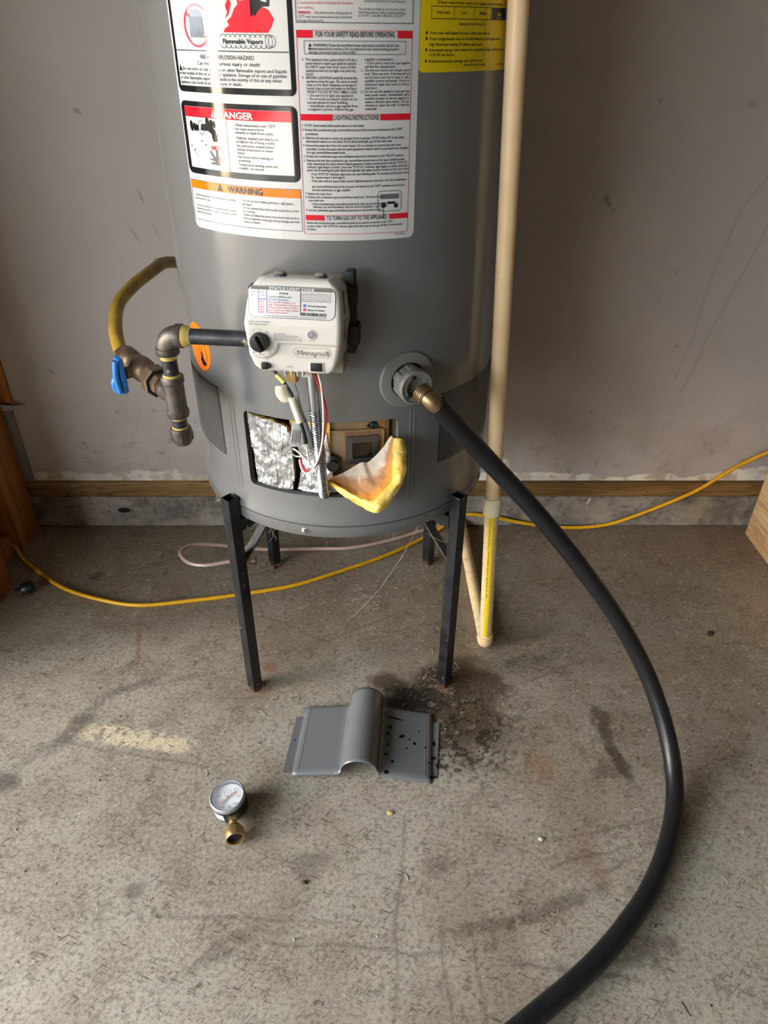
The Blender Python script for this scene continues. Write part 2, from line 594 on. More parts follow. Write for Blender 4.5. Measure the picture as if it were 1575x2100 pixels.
def floor_stains_and_glint(S):
    u, v = S.u, S.v
    f8 = vnoise(u, v, 9, 3, 4); f60 = vnoise(u, v, 70, 5, 3, 0.65); f140 = vnoise(u, v, 130, 8, 2, 0.6)
    S.blob(-0.475, 1.30, 0.085, 0.014, 0.95, 0.4, 0.3, 30, 0.45, rgb(176, 156, 132))
    S.lay(npstep(0.50, 0.72, vnoise(u, v, 5, 21, 4)) * 0.55, rgb(180, 175, 160))
    S.lay(npstep(0.52, 0.72, vnoise(u, v, 6, 33, 4)) * 0.45, rgb(138, 120, 98))
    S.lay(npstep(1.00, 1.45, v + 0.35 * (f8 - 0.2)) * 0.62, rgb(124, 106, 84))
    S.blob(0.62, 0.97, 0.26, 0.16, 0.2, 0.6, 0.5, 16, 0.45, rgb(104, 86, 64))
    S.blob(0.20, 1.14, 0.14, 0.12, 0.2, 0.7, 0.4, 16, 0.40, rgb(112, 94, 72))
    # pale strip: reflected sunlight put into the floor colour, broken by specks
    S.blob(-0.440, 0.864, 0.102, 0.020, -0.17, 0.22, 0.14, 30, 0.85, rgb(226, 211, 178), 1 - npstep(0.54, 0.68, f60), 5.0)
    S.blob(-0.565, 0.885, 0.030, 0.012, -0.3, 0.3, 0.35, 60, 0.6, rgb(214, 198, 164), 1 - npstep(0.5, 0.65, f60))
    for (x, y, a, b, r, o) in ((-0.565, 0.895, .062, .019, 1.15, .72), (-0.49, 0.99, .075, .012, .45, .45), (-0.645, 0.775, .020, .022, 0.4, .8), (-0.62, 0.83, .05, .012, .8, .35), (-0.40, 1.01, .05, .008, .3, .35)):
        S.blob(x, y, a, b, r, 0.45, 0.45, 30, o, rgb(84, 76, 74))
    S.blob(0.165, 0.950, 0.105, 0.095, 0.5, 0.25, 0.50, 16, 0.85, rgb(76, 57, 38))
    S.blob(0.175, 0.880, 0.075, 0.075, 0.2, 0.4, 0.60, 30, 0.7, rgb(82, 63, 43))
    S.blob(0.145, 1.004, 0.060, 0.050, 0.0, 0.25, 0.35, 16, 0.88, rgb(62, 46, 32))
    S.blob(0.035, 0.995, 0.040, 0.026, -0.3, 0.35, 0.60, 30, 0.85, rgb(72, 56, 40))
    S.blob(0.068, 0.958, 0.062, 0.030, -0.15, 0.22, 0.50, 30, 0.97, rgb(22, 20, 20))
    S.blob(0.15, 0.88, 0.13, 0.12, 0, 0.5, 0.30, 16, 0.9, rgb(34, 28, 24), npstep(0.56, 0.64, f140))
    for (x, y, a, b, r, o) in ((-0.218, 1.045, .014, .014, 0, .75), (-0.505, 1.10, .0045, .075, 0.25, .6), (-0.236, 0.985, .022, .02, 0, .5), (0.142, 0.985, .016, .016, 0, .5), (0.35, 0.62, .02, .05, .3, .3), (0.30, 0.80, .025, .03, .3, .35)):
        S.blob(x, y, a, b, r, 0.5, 0.3, 60, o, rgb(140, 88, 48))
    for (x, y, a, b, r, o) in ((0.442, 0.905, .016, .030, 0.1, .8), (0.437, 0.855, .011, .040, 0.12, .75), (0.448, 0.80, .012, .040, 0.35, .8), (0.415, 0.79, .03, .018, .3, .45),
                           (0.745, 1.137, .008, .007, 0, .95), (-0.676, 1.339, .020, .014, .4, .6), (0.27, 0.55, .08, .011, .32, .45), (0.165, 0.523, .05, .011, .2, .4),
                           (-0.10, 0.62, .028, .018, .2, .4), (0.10, 0.61, .02, .02, .2, .4), (-0.21, 0.50, .06, .012, .6, .4), (0.40, 0.49, .05, .018, .3, .5), (-0.37, 0.58, .02, .012, .2, .5), (-0.62, 0.50, .03, .015, .5, .4)):
        S.blob(x, y, a, b, r, 0.40, 0.85, 60, o, rgb(66, 54, 46))
    # long scored lines and a few hairline cracks
    rs = random.Random(5)
    for (x0, y0, x1, y1) in ((0.05, 0.70, 0.02, 0.36), (0.10, 0.52, 0.105, 0.33), (0.14, 0.53, 0.16, 0.33), (-0.33, 0.545, -0.05, 0.53), (-0.15, 0.505, 0.10, 0.485), (0.18, 0.475, 0.36, 0.45), (0.20, 0.47, 0.34, 0.452), (0.30, 0.66, 0.52, 0.70), (0.28, 0.615, 0.50, 0.66),
                         (0.35, 0.60, 0.43, 0.63), (0.56, 0.80, 0.60, 0.70), (0.30, 0.99, 0.42, 1.05), (0.20, 0.93, 0.30, 0.90), (-0.60, 0.86, -0.30, 0.80), (-0.25, 1.20, -0.10, 1.12), (-0.10, 1.12, 0.05, 1.20), (-0.40, 1.32, -0.24, 1.36), (-0.62, 1.37, -0.45, 1.42), (-0.69, 1.31, -0.52, 1.40)):
        k = 6; pts = [(x0 + (x1 - x0) * t / k + rs.uniform(-.004, .004), y0 + (y1 - y0) * t / k + rs.uniform(-.004, .004)) for t in range(k + 1)]
        S.line(pts, 0.0042, 0.42, rgb(80, 70, 60), 0.004)
    S.lay(npstep(0.66, 0.74, vnoise(u, v, 75, 61, 3, 0.6)) * 0.35, rgb(64, 56, 48))
    S.lay(npstep(0.70, 0.78, vnoise(u, v, 70, 77, 3, 0.6)) * 0.4, rgb(190, 180, 156))

dense_sheet('floor', axis_lines(DOOR_X - 0.08, 2.7, -1.0, 1.06, 0.0036, 0.2), axis_lines(-5.4, 1.70, 0.30, 1.57, 0.0036, 0.3), lambda u, v: np.stack([u, v, np.zeros_like(u)], 1), M_FLOOR, floor_stains_and_glint)

def grid(x0, x1, y0, y1, nx, ny, z=0.0):
    vs = [V((x0 + (x1 - x0) * i / nx, y0 + (y1 - y0) * j / ny, z)) for j in range(ny + 1) for i in range(nx + 1)]
    fs = [(j * (nx + 1) + i, j * (nx + 1) + i + 1, (j + 1) * (nx + 1) + i + 1, (j + 1) * (nx + 1) + i) for j in range(ny) for i in range(nx)]
    return vs, fs

def slab(name, lo, hi, mat):
    o = box(name, lo, hi, mat)
    o['kind'] = 'structure'
    return o


# ---- painted drywall
n = NT('painted_drywall', rough=0.55, spec=0.35)
f1 = n.noise(1.6, 3, 0.55)
f2 = n.noise(7.5, 3, 0.6)
c = n.mix(n.rng(f1, 0.35, 0.65), rgb(180, 170, 163), rgb(191, 180, 173))
c = n.mix(n.math('MULTIPLY', n.rng(f2, 0.5, 0.7), 0.35), c, rgb(172, 163, 154))
c = stain_over(n, c)
n.color(c)
n.bump(n.noise(60, 2, 0.5), 0.15, 0.002)
M_WALL = n.m
def wall_stains(S):
    u, v = S.u, S.v
    # torn strip of bare plaster just above the sill
    top = 0.143 + np.where(u > 0.2, 0.075, 0.050) * np.clip(vnoise(u, u * 0, 5.0, 2, 4, 0.6) - 0.28, 0, 1) + 0.016 * (vnoise(u, v, 40, 4, 3) - 0.5)
    top = top + np.where((u > 0.32) & (u < 0.345), 0.035 + (0.345 - u) * 0.2, 0) + np.where((u > -0.62) & (u < -0.50), 0.008, 0)
    f = vnoise(u, v, 26, 9, 4)[:, None]
    m = 1 - npstep(-0.002, 0.002, v - top)
    S.lay(m, rgb(240, 234, 220))
    S.lay(m * npstep(0.48, 0.62, f[:, 0]) * 0.75, rgb(192, 172, 144))
    for (x, z, a, b, r, o) in ((-0.567, 0.966, .008, .0035, -0.6, .85), (-0.474, 0.815, .0022, .016, 0.25, .7), (-0.50, 0.74, .002, .018, 0.45, .55), (-0.455, 0.75, .002, .018, 0.4, .5),
                              (0.478, 0.814, .006, .007, 0.3, .9), (0.486, 0.805, .006, .005, 0, .85), (0.498, 0.792, .003, .004, 0, .7), (0.55, 0.99, .004, .006, .4, .5), (0.728, 0.985, .010, .006, 0, .45),
                              (0.66, 0.67, .0025, .007, 0, .5), (0.635, 0.61, .0025, .012, 0, .45), (-0.752, 0.435, .009, .003, -.7, .7), (-0.72, 0.245, .007, .0035, -.4, .7),
                              (-0.60, 0.245, .03, .0035, .1, .35), (-0.62, 0.33, .007, .004, 0, .5), (-0.53, 0.335, .007, .004, .3, .5), (-0.53, 0.215, .008, .0035, .3, .6), (0.322, 0.214, .006, .008, .2, .9),
                              (0.60, 0.29, .012, .004, .6, .3), (0.70, 0.50, .003, .004, 0, .8), (0.45, 0.27, .004, .005, 0, .6), (0.53, 0.33, .004, .005, 0, .5), (-0.40, 0.63, .003, .003, 0, .7), (-0.45, 0.68, .004, .003, 0, .5)):
        S.blob(x, z, a, b, r, 0.5, 0.4, 140, o * 0.62, rgb(84, 72, 64))
    fr = npstep(0.66, 0.74, vnoise(u, v, 60, 12, 3, 0.6)) * npstep(0.45, 0.16, v)
    S.lay(fr * 0.28, rgb(110, 96, 86))
    S.lay(npstep(0.5, 0.75, vnoise(u, v, 12, 40, 4)) * npstep(0.5, 0.15, v) * 0.35, rgb(156, 142, 132))
    for xs in ([(0.800, 0.86), (0.765, 0.80), (0.745, 0.70), (0.735, 0.62), (0.732, 0.52), (0.715, 0.42)], [(0.835, 0.80), (0.815, 0.70), (0.785, 0.60), (0.765, 0.52), (0.755, 0.45), (0.735, 0.38)]):
        S.line(xs, 0.0055, 0.26, rgb(140, 123, 113), 0.006)

M_CEIL = plain('flat_ceiling_paint', rgb(112, 104, 94), 0.8, var=0.05)

# back wall: a drywall sheet that stops at the wooden sill
dense_sheet('wall_back', axis_lines(-1.35, 2.7, -0.90, 1.06, 0.0032, 0.2), axis_lines(0.126, 2.62, 0.126, 1.12, 0.0032, 0.2), lambda u, v: np.stack([u, np.full_like(u, WALL_Y), v], 1), M_WALL, wall_stains)
slab('ceiling', (DOOR_X - 0.1, -5.4, 2.60), (2.7, 1.70, 2.70), M_CEIL)
M_INNER = plain('dull_inner_wall', rgb(78, 70, 62), 0.75, var=0.10, vscale=3)
slab('wall_outer_back', (-1.35, 1.60, 0.0), (2.7, 1.70, 2.62), M_INNER)
slab('wall_right', (2.6, -5.4, 0.0), (2.7, 1.70, 2.6), M_INNER)
slab('wall_front', (DOOR_X - 0.1, -5.5, 0.0), (2.7, -5.4, 2.6), M_INNER)
g = Geo()
def gbox(g, lo, hi):
    bm = box_bm(lo, hi)
    bm.verts.ensure_lookup_table(); bm.verts.index_update()
    g.add([v.co.copy() for v in bm.verts], [tuple(v.index for v in f.verts) for f in bm.faces])
    bm.free()
gbox(g, (DOOR_X - 0.1, -5.4, 0), (DOOR_X, DOOR_Y0, 2.6))
gbox(g, (DOOR_X - 0.1, DOOR_Y1, 0), (DOOR_X, 1.70, 2.6))
gbox(g, (DOOR_X - 0.1, DOOR_Y0, DOOR_Z), (DOOR_X, DOOR_Y1, 2.6))
o = g.build('wall_left', M_INNER, smooth=False); o['kind'] = 'structure'
# partition that closes the alcove on the left, behind its studs
slab('wall_alcove_left', (-1.10, 0.93, 0.0), (-0.99, 1.70, 2.6), M_INNER)
slab('wall_alcove_right', (1.085, 1.05, 0.0), (1.20, 1.70, 2.6), M_INNER)

# ---- concrete curb under the sill
n = NT('rough_curb_concrete', rough=0.8, spec=0.25)
f1 = n.noise(9, 5, 0.65); f2 = n.noise(60, 4, 0.7)
c = n.mix(n.rng(f1, 0.35, 0.65), rgb(106, 97, 88), rgb(158, 148, 136))
c = n.mix(n.math('MULTIPLY', n.rng(f2, 0.5, 0.65), 0.5), c, rgb(66, 58, 50))
c = n.mix(n.math('MULTIPLY', n.rng(n.noise(4, 3, 0.6, n.mapping(scale=(1, 1, 6))), 0.55, 0.68), 0.6), c, rgb(150, 138, 118))
c = n.mix(n.blob(-0.655, 0.050, 0.017, 0.0075, 0.0, 0.18, 0.2, 60, 'XZ'), c, rgb(34, 18, 12))
c = n.mix(n.math('MULTIPLY', n.blob(-0.715, 0.065, 0.006, 0.028, -0.15, 0.4, 0.3, 60, 'XZ'), 0.7), c, rgb(156, 142, 116))
c = n.mix(n.blob(0.565, 0.078, 0.0025, 0.010, -0.5, 0.3, 0.2, 60, 'XZ'), c, rgb(206, 200, 188))
for sx in (0.42, 0.86):
    c = n.mix(n.math('MULTIPLY', n.blob(sx, 0.05, 0.02, 0.05, -0.3, 0.5, 0.5, 30, 'XZ'), 0.7), c, rgb(150, 140, 116))
n.color(c)
n.bump(n.math('ADD', f2, n.math('MULTIPLY', f1, 0.8)), 0.6, 0.004)
M_CURB = n.m
# uneven front face with a drip ledge near the floor
cols = 120
vs, fs = [], []
rows = [(0.0, 0.0), (0.006, -0.006), (0.014, -0.004), (0.020, 0.0), (0.05, 0.001), (0.085, 0.0), (0.0915, 0.002), (0.0925, 0.03)]
for i in range(cols + 1):
    xx = -1.12 + 2.35 * i / cols
    for zz, dy in rows:
        w = noise.noise(V((xx * 14, zz * 40, 3))) * 0.0022
        vs.append(V((xx, CURB_Y + dy + w, zz)))
nr = len(rows)
for i in range(cols):
    for j in range(nr - 1):
        fs.append((i * nr + j, (i + 1) * nr + j, (i + 1) * nr + j + 1, i * nr + j + 1))
for i in range(cols + 1):
    pass
o = mesh('curb', vs, fs, M_CURB, smooth=True)
o['kind'] = 'structure'

# ---- timber
def wood(name, c0, c1, c2, axis='X', scale=1.0, knots=True, rough=0.6):
    n = NT(name, rough=rough, spec=0.3)
    sc = {'X': (2.2, 26, 26), 'Y': (26, 2.2, 26), 'Z': (26, 26, 2.2)}[axis]
    v = n.mapping(scale=tuple(s * scale for s in sc))
    wv = n.noise(1.0, 4, 0.55, v, dist=1.1)
    fine = n.noise(6.0, 3, 0.6, v)
    c = n.mix(n.rng(wv, 0.38, 0.62), c0, c1)
    rings = n.math('FRACT', n.math('MULTIPLY', wv, 9.0))
    c = n.mix(n.math('MULTIPLY', n.rng(rings, 0.70, 0.97), 0.55), c, c2)
    c = n.mix(n.math('MULTIPLY', n.rng(fine, 0.5, 0.7), 0.4), c, c2)
    n.color(c)
    n.bump(n.math('ADD', fine, rings), 0.2, 0.0008)
    return n.m
M_SILL = wood('treated_sill_wood', rgb(116, 88, 50), rgb(146, 114, 68), rgb(70, 48, 24), 'X')
M_STUD = wood('orange_brown_stud', rgb(164, 102, 48), rgb(190, 124, 64), rgb(112, 62, 28), 'Z')
M_STUD2 = wood('red_brown_block', rgb(150, 84, 42), rgb(170, 98, 52), rgb(96, 50, 24), 'Y')
M_BOARD = wood('pale_board_wood', rgb(196, 162, 122), rgb(222, 192, 152), rgb(150, 112, 76), 'Y')
o = box('baseboard_back', (-1.02, CURB_Y + 0.0005, 0.0935), (1.06, CURB_Y + 0.034, 0.1355), M_SILL, bev=0.002)
o['kind'] = 'structure'
# studs and blocks of the left partition
o = box('trim_1', (-0.9895, 1.443, 0.0), (-0.887, 1.5475, 2.595), M_STUD, bev=0.003); o['kind'] = 'structure'
o = box('trim_2', (-0.9895, 1.373, 0.0), (-0.905, 1.436, 0.052), M_STUD2, bev=0.003); o['kind'] = 'structure'
o = box('trim_3', (-0.9895, 1.238, 0.0), (-0.860, 1.312, 0.14), M_STUD2, bev=0.003); o['kind'] = 'structure'
# strip that covers the corner joint: wood above, painted below
o = box('trim_4', (-0.935, WALL_Y - 0.009, 0.356), (-0.860, WALL_Y - 0.0005, 2.595), M_STUD, bev=0.001); o['kind'] = 'structure'
M_JOINT = plain('grey_joint_compound', rgb(136, 127, 122), 0.7, var=0.1, vscale=15)
o = box('trim_5', (-0.935, WALL_Y - 0.008, 0.1365), (-0.868, WALL_Y - 0.0005, 0.354), M_JOINT, bev=0.001); o['kind'] = 'structure'
# right side board with a gap to the drywall
o = box('trim_6', (0.985, 1.08, 0.0), (1.023, 1.515, 0.32), M_BOARD, bev=0.003); o['kind'] = 'structure'

# ---- outside the open door: drive, and an added pillar for the label's bright strip
M_DRIVE = plain('drive_asphalt', rgb(62, 62, 62), 0.8, var=0.12, vscale=3)
o = mesh('ground', [(-40, -40, -0.1), (DOOR_X - 0.09, -40, -0.1), (DOOR_X - 0.09, 40, -0.1), (-40, 40, -0.1)], [(0, 1, 2, 3)], M_DRIVE, smooth=False)
o['kind'] = 'structure'

M_ADDED_PILLAR = plain('added_pillar_render', rgb(226, 206, 176), 0.9, var=0.05, vscale=2)
o = box('highlight_pillar', (-7.1, -1.80, -0.1), (-6.8, -1.00, 3.0), M_ADDED_PILLAR); o['kind'] = 'structure'

# unseen hedge added to darken reflections, lowered on one side for sky light
def sstep_(a, b, x):
    t = max(0, min(1, (x - a) / (b - a))); return t * t * (3 - 2 * t)
n = NT('dark_backdrop', rough=0.9, spec=0.1)
n.color(n.mix(n.noise(9, 4, 0.7), rgb(20, 21, 18), rgb(44, 45, 40)))
n.bump(n.noise(14, 4, 0.7), 1.0, 0.1)
vs, fs = [], []
nu, nz = 90, 14
for i in range(nu + 1):
    for j in range(nz + 1):
        yy = -16 + 28 * i / nu; zz = -0.1 + (2.1 - 1.0 * sstep_(-2.4, -1.2, yy)) * j / nz
        vs.append(V((-7.4 + 0.35 * noise.fractal(V((yy, zz * 1.4, 0)), 1, 2, 3) - 0.25 * (j / nz) ** 4, yy, zz)))
fs = [(i * (nz + 1) + j, (i + 1) * (nz + 1) + j, (i + 1) * (nz + 1) + j + 1, i * (nz + 1) + j + 1) for i in range(nu) for j in range(nz)]
k = len(vs)
for i in range(nu + 1):
    q = vs[i * (nz + 1) + nz]; vs += [V((-8.4, q.y, q.z)), V((-8.5, q.y, -0.1))]
for i in range(nu):
    fs += [(i * (nz + 1) + nz, (i + 1) * (nz + 1) + nz, k + 2 * (i + 1), k + 2 * i), (k + 2 * i, k + 2 * i + 2, k + 2 * i + 3, k + 2 * i + 1)]
o = mesh('added_backdrop_hedge', vs, fs, n.m); o['kind'] = 'structure'
# ================================================================== WATER HEATER
TC = V((-0.0542, 1.1887, 0.0))
TR = 0.2583
def cyl(th, r, z):
    return V((TC.x + r * math.sin(th), TC.y - r * math.cos(th), z))
def SF(u, v, lift):
    return cyl(u / 1000.0 / TR, TR + lift, v / 1000.0)

n = NT('grey_enamel', rough=0.20, spec=0.5, coat=0.25, coat_rough=0.08)
f = n.noise(6, 4, 0.6)
c = n.mix(n.rng(f, 0.3, 0.7), rgb(108, 109, 110), rgb(113, 114, 115))
c = n.mix(n.math('MULTIPLY', n.rng(n.noise(45, 3, 0.7), 0.66, 0.72), 0.25), c, rgb(126, 124, 120))
n.color(c)
n.rough(n.rng(n.noise(9, 3, 0.6, n.mapping(scale=(3, 3, 0.4))), 0.35, 0.7, 0.23, 0.26))
n.bump(n.noise(5, 2, 0.5), 0.05, 0.004)
M_TANK = n.m
M_DARK = plain('unlit_cavity_black', rgb(20, 18, 16), 0.9, var=0.2)
M_WHITE = NT('white_label_vinyl', rough=0.09, spec=0.42)
M_WHITE.color(M_WHITE.mix(M_WHITE.noise(8, 2), rgb(198, 200, 202), rgb(205, 207, 208)))
# crumpled film: vertical ripples where the clear tape runs
xx = M_WHITE.sep()[0]
band = M_WHITE.math('ADD', M_WHITE.rng(M_WHITE.math('ABSOLUTE', M_WHITE.math('SUBTRACT', xx, -0.062)), 0.0, 0.022, 1.0, 0.0), 0.06)
rip = M_WHITE.math('MULTIPLY', M_WHITE.noise(60, 4, 0.6, M_WHITE.mapping(scale=(3.0, 3.0, 0.7))), band)
M_WHITE.bump(rip, 0.30, 0.003)
M_WHITE = M_WHITE.m
M_BLACKP = plain('black_print', rgb(28, 28, 32), 0.10, var=0.05, spec=0.42)
M_GREYP = plain('grey_print', rgb(96, 100, 108), 0.10, var=0.05, spec=0.42)
M_INK = plain('small_type_ink', rgb(40, 41, 48), 0.10, var=0.05, spec=0.42)
M_REDP = plain('red_print', rgb(206, 32, 50), 0.10, var=0.04, spec=0.42)
M_REDL = plain('thin_red_print', rgb(196, 74, 92), 0.10, var=0.04, spec=0.42)
M_ORANGEP = plain('orange_print', rgb(238, 122, 22), 0.10, var=0.04, spec=0.42)
M_WHITEP = plain('white_print', rgb(202, 204, 205), 0.10, var=0.02, spec=0.42)
M_BLUEP = plain('blue_print', rgb(52, 86, 190), 0.3, var=0.04)
M_YELLOW = plain('yellow_label_vinyl', rgb(222, 198, 16), 0.10, var=0.04, spec=0.42)

heater = thing('water_heater', TC + V((0, 0, 0.415)), 'grey cylindrical gas water heater with safety labels standing on black steel stand', 'water heater')

# ---- jacket with the burner access opening cut out
OP_S0, OP_S1, OP_Z0, OP_Z1 = -151.0, 93.0, 495.0, 624.5
ths = set([OP_S0 / 1000 / TR, OP_S1 / 1000 / TR])
for k in range(-72, 72):
    ths.add(k * PI / 72)
ths = sorted(ths)
ths = [t for i, t in enumerate(ths) if i == 0 or t - ths[i - 1] > 0.004 or t in (OP_S0 / 1000 / TR, OP_S1 / 1000 / TR)]
rows = [(0.4405, TR + 0.0022), (0.447, TR + 0.0022), (0.452, TR), (OP_Z0 / 1000, TR), (OP_Z1 / 1000, TR), (0.80, TR), (1.1, TR), (1.4, TR), (1.695, TR), (1.703, TR - 0.004), (1.706, TR - 0.012), (1.71, TR - 0.1), (1.712, 0.02)]
g = Geo()
nt_ = len(ths)
vs = [cyl(t, r, z) for z, r in rows for t in ths]
fs = []
for j in range(len(rows) - 1):
    for i in range(nt_):
        i2 = (i + 1) % nt_
        tm = ths[i] + 1e-4
        if j == 3 and OP_S0 / 1000 / TR - 1e-6 < tm < OP_S1 / 1000 / TR:
            continue
        fs.append((j * nt_ + i, j * nt_ + i2, (j + 1) * nt_ + i2, (j + 1) * nt_ + i))
g.add(vs, fs)
RC = 9.0     # rounded corners of the opening
for (cu, cv, sx, sy) in ((OP_S0, OP_Z0, 1, 1), (OP_S1, OP_Z0, -1, 1), (OP_S0, OP_Z1, 1, -1), (OP_S1, OP_Z1, -1, -1)):
    pts = [SF(cu, cv, 0)]
    for k in range(7):
        a = PI / 2 * k / 6
        pts.append(SF(cu + sx * (RC - RC * math.sin(a)), cv + sy * (RC - RC * math.cos(a)), 0))
    g.add(pts, [(0, k, k + 1) for k in range(1, 7)])
jacket = g.build('jacket', M_TANK, heater)
# bright bare edge of the sheet at the opening
gE = Geo()
outl = rrect(OP_S0, OP_S1, OP_Z0, OP_Z1, RC)
vs = []
for u, v in outl:
    vs += [SF(u, v, 0.0006), SF(u, v, -0.010)]
k = len(outl)
gE.add(vs, [(2 * i, 2 * ((i + 1) % k), 2 * ((i + 1) % k) + 1, 2 * i + 1) for i in range(k)])
gE.build('opening_lip', M_TANK, heater)
# bottom pan with its dark seam
g = Geo()
prof = [(TR - 0.004, 0.4410), (TR - 0.004, 0.4385), (TR + 0.0012, 0.4375), (TR + 0.0016, 0.419), (TR - 0.001, 0.4155), (TR - 0.006, 0.4150), (0.03, 0.4150)]
g.add(*lathe(TC, (0, 0, 1), prof, 96, cap0=False, cap1=True))
pan = g.build('bottom_pan', M_TANK, heater)
g = Geo(); g.add(*lathe(TC, (0, 0, 1), [(TR - 0.0025, 0.4382), (TR - 0.0025, 0.4412)], 96, False, False))
g.build('seam_shadow_gap', M_DARK, heater)
M_STEEL = plain('bright_steel', rgb(190, 190, 188), 0.28, 0.9, var=0.1, vscale=60)
ps = SF(-58.2, 427.5, 0.0015); dn = (ps - V((TC.x, TC.y, ps.z))).normalized()
g = Geo(); g.add(*lathe(ps - dn * 0.001, dn, [(0.0055, 0), (0.0055, 0.0018), (0.0038, 0.0022), (0.0036, 0.005), (0.002, 0.006)], 12))
g.build('pan_screw', M_STEEL, heater)
ps = SF(148, 432, 0.0010); dn = (ps - V((TC.x, TC.y, ps.z))).normalized()
g = Geo(); g.add(*lathe(ps, dn, [(0.0016, 0), (0.0016, 0.0008)], 10)); g.build('rivet_hole', M_DARK, heater)
# flue collar and water nipples on the lid
g = Geo(); g.add(*lathe(TC + V((0, 0, 1.708)), (0, 0, 1), [(0.05, 0), (0.05, 0.09), (0.075, 0.10), (0.04, 0.13)], 32)); g.build('flue_collar', M_STEEL, heater)
for sx in (-0.1, 0.1):
    g = Geo(); g.add(*lathe(TC + V((sx, 0.05, 1.705)), (0, 0, 1), [(0.011, 0), (0.011, 0.12)], 20)); g.build('water_nipple', M_STEEL, heater)

# ---- embossed ribs beside the opening
for s0 in (-180.5, -172.0, 113.0, 119.5):
    sh = -3.0 if s0 < 0 else -3.0
    z0, z1 = (478, 644) if s0 < 0 else (474, 634)
    g = Geo()
    prof = [(-1.6, 0.0), (-0.7, 0.0007), (0.7, 0.0007), (1.6, 0.0)]
    vs = []
    m = 14
    for k in range(m + 1):
        z = z0 + (z1 - z0) * k / m
        e = min(1.0, k / 1.0, (m - k) / 1.0)
        for du, l in prof:
            vs.append(SF(s0 + du, z, l * e + 0.00005))
    fs = [(k * 4 + j, k * 4 + j + 1, k * 4 + j + 5, k * 4 + j + 4) for k in range(m) for j in range(3)]
    g.add(vs, fs)
    g.build('embossed_rib', M_TANK, heater)

# ---- perforated air grilles: thin sheet of hexagonal cells, each with a real round hole, over a dark backing
def grille(s0, s1, z0, z1):
    pitch, hole = 5.4, 2.12
    dy = pitch * math.sqrt(3) / 2
    g = Geo()
    j = 0
    v = z0
    while v < z1:
        u = s0 + (pitch / 2 if j % 2 else 0)
        while u < s1:
            o_, i_ = [], []
            for k in range(12):
                a = 2 * PI * k / 12
                ap = pitch / 2 / math.cos(((a + PI / 6) % (PI / 3)) - PI / 6)     # flat to the sides
                o_.append(SF(u + ap * math.cos(a), v + ap * math.sin(a), 0.0010))
                i_.append(SF(u + hole * math.cos(a), v + hole * math.sin(a), 0.0010))
            g.add(o_ + i_, [(k, (k + 1) % 12, 12 + (k + 1) % 12, 12 + k) for k in range(12)])
            u += pitch
        v += dy
        j += 1
    o = g.build('air_grille', M_TANK, heater, smooth=False, fix=False)
    tag(o, kind='stuff')
    b = Geo()
    b.add(*sheet(SF, [(s0 - 2 + (s1 - s0 + 4) * k / 40, z0 - 2, z1 + 1) for k in range(41)], 0.0004))
    b.build('grille_backing', M_DARK, heater)
grille(-345, -206, 530, 646)
grille(169, 345, 529, 646)

# ---- main safety label
lab = Geo()
lab.add(*sheet(SF, rcols(-203.5, 108.5, 879.5, 1330, 8), 0.0003))
label = lab.build('safety_label', M_WHITE, heater)
L1, L2, L3 = 0.00045, 0.0006, 0.00075
K = Print(SF, L1)         # heavy black
W = Print(SF, L2)         # white on black / red
RD = Print(SF, L3)        # red
GR = Print(SF, L3)        # grey
INK = Print(SF, 0.0009)   # small type
BK2 = Print(SF, 0.00095)  # black on colour
OR = Print(SF, L2)
WT = Print(SF, 0.0010)    # white lettering
RT = Print(SF, L2)        # thin red

def grect(P, u0, u1, v0, v1, r):
    P.g.add(*sheet(SF, rcols(u0, u1, v0, v1, r), P.lift))

# fire hazard panel
grect(K, -200.5, -32.5, 1036, 1300, 7)
grect(W, -195.5, -38.5, 1042.5, 1294, 1)
GR.rect(-195.0, -39, 1077.2, 1078.6)
# prohibition ring over a fuel can
RD.line(ell(-154.5, 1101.5, 19.0, 19.5, 40), 2.6, True)
GR.poly([(-166, 1090), (-143, 1090), (-144, 1113), (-150, 1117), (-162, 1117), (-166, 1112)])
BK2.poly([(-165, 1091), (-144, 1091), (-145, 1110), (-165, 1110)])
RDT = Print(SF, 0.0011)
RDT.line([(-168.5, 1113.5), (-141, 1090)], 3.0)
# flames
fl = [(-116, 1095.5), (-61, 1095.5), (-56, 1102), (-53.5, 1108), (-58, 1106), (-60, 1110), (-59, 1116), (-64, 1111), (-68, 1109), (-72, 1114), (-75, 1122), (-78, 1126), (-80, 1120), (-85, 1115),
      (-89, 1117), (-92, 1124), (-96, 1126), (-95, 1121), (-100, 1117), (-104, 1110), (-110, 1106), (-108, 1102), (-114, 1099)]
RD.poly(fl)
RD.poly([(-112, 1108), (-107, 1112), (-103, 1122), (-106, 1127), (-111, 1120), (-109, 1114)])
# figure in the flames
BK2.poly([(-80, 1109.5), (-77, 1112), (-75, 1110), (-72.5, 1114), (-66, 1119), (-58, 1119), (-57, 1128), (-62, 1131), (-60.5, 1122.5), (-66, 1123.5), (-73, 1127), (-76, 1132), (-80, 1131), (-77, 1125), (-77, 1118)])
